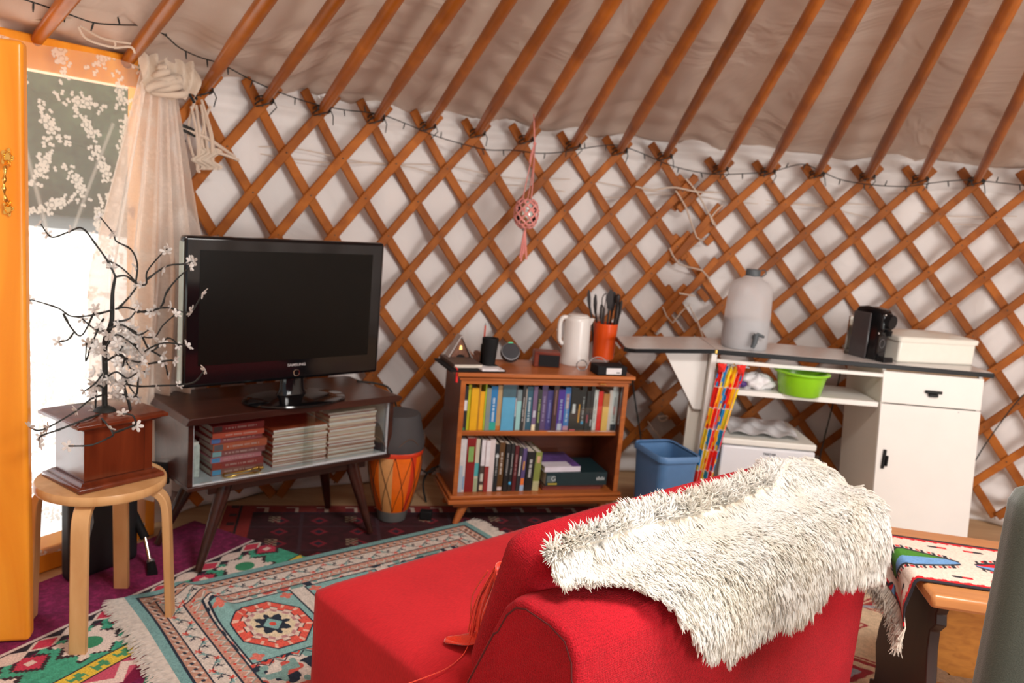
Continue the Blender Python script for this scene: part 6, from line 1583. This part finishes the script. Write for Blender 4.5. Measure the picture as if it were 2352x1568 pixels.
bx = thing('wooden_box', 'mahogany coloured wooden chest with moulded lid and base standing on the round stool', 'box', (-1.133, 2.089, .4485), math.radians(55))
Wb, Db = .249, .212
m = MB(); secs = [([(0, 0), (Wb, 0), (Wb, Db), (0, Db)], 0), ([(0, 0), (Wb, 0), (Wb, Db), (0, Db)], .010)]
def sq(i): return [(i, i), (Wb-i, i), (Wb-i, Db-i), (i, Db-i)]
def stack(lst):
    m = MB(); vs = []; fs = []
    for i_, z in lst: vs += [(x, y, z) for x, y in sq(i_)]
    for i in range(len(lst)-1):
        for k in range(4): fs.append((i*4+k, i*4+(k+1) % 4, (i+1)*4+(k+1) % 4, (i+1)*4+k))
    fs.append((3, 2, 1, 0)); n = len(lst)*4; fs.append((n-4, n-3, n-2, n-1)); m.add(vs, fs); return m
stack([(0, 0), (0, .010), (.003, .014), (.010, .017), (.018, .024)]).build('base', M_maho, bx, bevel=.001)
stack([(.026, .024), (.026, .170)]).build('body', M_maho, bx, bevel=.001)
m = MB(); m.box((Wb-.050, .0235, .024), (Wb-.026, .0262, .170)); m.build('corner_strip', M_maho, bx)
stack([(.020, .170), (.010, .176), (.004, .181), (-.006, .183), (-.006, .192), (.006, .199)]).build('lid', M_maho, bx, bevel=.001)

tr_ = thing('blossom_light_tree', 'artificial black twig tree with translucent white blossoms standing on the wooden box', 'light tree', on(bx, (.14, .11, .1995))); o0 = Vector(tr_.location)
TRK = [(265, 635), (258, 676), (256, 739), (241, 787), (241, 850), (240, 900), (241, 935)]
def zc(l): return [(x/2.7024+60, y/2.7024+480) for x, y in l]
BR = [[(555, 420), (510, 330), (440, 230), (350, 120), (270, 140), (170, 175), (130, 150), (90, 90)], [(680, 460), (690, 340), (650, 250), (560, 200), (540, 150), (460, 50)], [(560, 420), (620, 415), (690, 465), (745, 465), (750, 390), (820, 300), (885, 240)], [(745, 440), (870, 355), (980, 340), (1040, 322)],
      [(690, 640), (830, 610), (870, 520), (930, 440), (1020, 358)], [(555, 620), (620, 610), (740, 640), (830, 615), (900, 615), (980, 640), (1040, 620), (1095, 520)], [(540, 625), (400, 660), (280, 665), (200, 615), (60, 570), (20, 565)], [(230, 650), (290, 750), (350, 780), (430, 620)], [(300, 760), (260, 810), (200, 825)],
      [(480, 680), (440, 760), (400, 860), (370, 945), (375, 830)], [(540, 700), (640, 740), (720, 790), (800, 790), (850, 720), (930, 650)], [(720, 790), (780, 880), (880, 800), (950, 850)], [(560, 900), (700, 950), (740, 880), (860, 830), (1000, 850)], [(760, 960), (880, 940), (920, 940)], [(780, 880), (850, 930), (880, 1030)],
      [(600, 1080), (700, 1100), (850, 1095), (960, 1090), (1050, 1070), (1110, 993)], [(490, 1150), (400, 1180), (300, 1260), (100, 1370), (20, 1350)], [(470, 1270), (380, 1300), (200, 1370), (90, 1410), (85, 1460)], [(470, 1300), (540, 1390), (500, 1425), (400, 1465), (260, 1470)], [(540, 1390), (650, 1350), (680, 1330), (660, 1280), (600, 1270)],
      [(490, 1000), (430, 1080), (360, 1130)], [(490, 1120), (440, 1100), (430, 1250)], [(570, 620), (660, 520), (680, 460), (600, 370), (510, 320)], [(540, 700), (640, 680), (700, 600)], [(560, 920), (620, 830), (700, 860), (700, 950)], [(600, 1150), (680, 1160), (695, 1040)],
      [(500, 850), (560, 780), (650, 830), (720, 900)], [(490, 950), (590, 900), (650, 990), (740, 1010)], [(490, 1050), (560, 1010), (630, 1050), (700, 1000)], [(500, 760), (420, 740), (350, 680)], [(610, 930), (600, 1020), (640, 1100), (700, 1180)], [(520, 740), (600, 720), (690, 780), (760, 750)]]
YT_ = 2.235
def dep(x, y, k, t): return YT_-.02+(.10*math.sin(k*2.4)*t if k not in (16, 17, 18, 19) else -(.24*t**.7 if k != 19 else .21+.02*t) if k < 18 or k == 19 else -.06-.20*t**.6)
tk = [at(x, y, Y=YT_)-o0 for x, y in TRK]; tk[-1] = Vector((tk[-1].x, tk[-1].y, 0))
m = MB(); m.tube(smooth_path(tk, 5), [.0035+.0045*min(1, i/14) for i in range(31)], 9); m.build('trunk', M_cordb, tr_, smooth=60)
tk2 = [at(x, y, Y=YT_+.03)-o0 for x, y in [(283, 862), (286, 892), (296, 925)]]; tk2.append(Vector((tk2[-1].x+.004, tk2[-1].y, 0)))
m = MB(); m.tube(smooth_path(tk2, 5), .0045, 8); m.build('trunk', M_cordb, tr_, smooth=60)
m = MB(); m.lathe([(0, 0), (.030, 0), (.026, .006), (.010, .014), (0, .016)], 24); o = m.build('base', M_cordb, tr_, smooth=40); o.location = (tk[-1].x, tk[-1].y, .0005)
flowers = []
for k, l in enumerate(BR):
    px = zc(l); n_ = len(px)
    pts = [at(x, y, Y=dep(x, y, k, i/(n_-1)))-o0 for i, (x, y) in enumerate(px)]
    sp = smooth_path(pts, 5); m = MB(); m.tube(sp, [.0030-.0011*(i/len(sp))+.0008*(rnd.random() < .15) for i in range(len(sp))], 6); m.build('branch', M_cordb, tr_, smooth=60)
    flowers.append(sp[-1])
    step = 5 if 6 < k else 8
    for i in range(4, len(sp)-2, step):
        if rnd.random() < .62: flowers.append(sp[i]+Vector((rnd.uniform(-.006, .006), rnd.uniform(-.006, .006), rnd.uniform(-.006, .006))))
rs = random.Random(12)
def petal_mesh():
    m = MB()
    for q in range(5):
        a = 2*PI*q/5; ca2, sa2 = math.cos(a), math.sin(a)
        def P(u, v, w): return (u*ca2-v*sa2, u*sa2+v*ca2, w)
        m.add([P(.001, -.001, 0), P(.001, .001, 0), P(.007, .0034, .003), P(.0115, .0028, .004), P(.013, 0, .0045), P(.0115, -.0028, .004), P(.007, -.0034, .003)], [(0, 1, 2, 3, 4, 5, 6)])
        m.add([P(.001, -.001, -.0008), P(.001, .001, -.0008), P(.007, .0034, .0022), P(.0115, .0028, .0032), P(.013, 0, .0037), P(.0115, -.0028, .0032), P(.007, -.0034, .0022)], [(6, 5, 4, 3, 2, 1, 0)])
    m.sphere((0, 0, .002), .0024, 7, 5); return m
pm, ptn, pn, pb = newmat('blossom_plastic'); pb.inputs['Base Color'].default_value = (.82, .80, .78, 1); pb.inputs['Roughness'].default_value = .3
tl = pn.new('ShaderNodeBsdfTranslucent'); tl.inputs[0].default_value = (.85, .83, .8, 1); ms = pn.new('ShaderNodeMixShader'); ms.inputs[0].default_value = .45
ptn.links.new(pb.outputs[0], ms.inputs[1]); ptn.links.new(tl.outputs[0], ms.inputs[2]); ptn.links.new(ms.outputs[0], pn['Material Output'].inputs['Surface'])
first = petal_mesh().build('blossom', pm, tr_)
extra = []
for i in range(90):
    x = 235+rs.gauss(22, 34)+(0); y = rs.uniform(745, 915); extra.append(at(max(215, min(395, x+max(0, (830-y))*.25)), y, Y=YT_+rs.uniform(-.09, .09))-o0)
allf = flowers+extra
placed = 0; stuff = MB()
for i, p in enumerate(allf):
    e = Euler((rs.uniform(.6, 2.2), rs.uniform(-.8, .8), rs.uniform(0, 6.3))); sc_ = rs.uniform(1.0, 1.45)
    if placed < 96:
        o = first if placed == 0 else first.copy()
        if placed: COL.objects.link(o)
        o.parent = tr_; o.location = p; o.rotation_euler = e; o.scale = (sc_,)*3; placed += 1
    else:
        mm = petal_mesh(); Mx = Matrix.LocRotScale(p, e, Vector((sc_,)*3)); stuff.add([Mx @ v for v in mm.v], mm.f)
stuff.build('blossoms', pm, tr_)['kind'] = 'stuff'

# black folded bag and silver legged stand behind the stool
bg_ = thing('black_bag', 'black fabric bag with grey straps standing on the floor behind the stool legs', 'bag', (-1.325, 2.515, .007), math.radians(62))
pillowbox(-.09, .16, -.03, .03, .0, .335, puff=.02, r=.02).build('body', plain('black_nylon', (.012, .013, .015), .6, bump=.5, bscale=25), bg_, smooth=180)
m = MB(); m.ribbon([(-.045, -.050, .30), (-.040, -.055, .20), (-.065, -.05, .10)], [(0, -1, 0)]*3, .022, .003); m.build('strap', plain('grey_webbing', (.25, .30, .33), .7), bg_)
sd = thing('folded_stand', 'folded stand with black tube, silver lower leg and black rubber foot behind the stool', 'stand', (-1.185, 2.60, .007)); o0s = Vector(sd.location)
m = MB(); m.tube([at(300, 1165, Y=2.66)-o0s, at(333, 1235, Y=2.62)-o0s], .015, 12); m.build('upper_tube', M_blackmat, sd, smooth=50)
m = MB(); m.tube([at(333, 1233, Y=2.62)-o0s, at(346, 1296, Y=2.585)-o0s], .007, 12); m.build('lower_tube', M_chrome, sd, smooth=50)
f_ = at(350, 1318, z=.012)-o0s
m = MB(); m.tube([at(346, 1286, Y=2.59)-o0s, at(347, 1296, Y=2.58)-o0s], .013, 12); m.build('collar', M_steel, sd, smooth=50)
m = MB(); m.tube([at(347, 1294, Y=2.585)-o0s, Vector((f_.x, f_.y, .006))], [.014, .017], 12); m.build('foot', M_blackmat, sd, smooth=50)
m = MB(); m.box((-.04, .06, .27), (.05, .075, .345)); m.build('top_plate', M_blackmat, sd, bevel=.004)
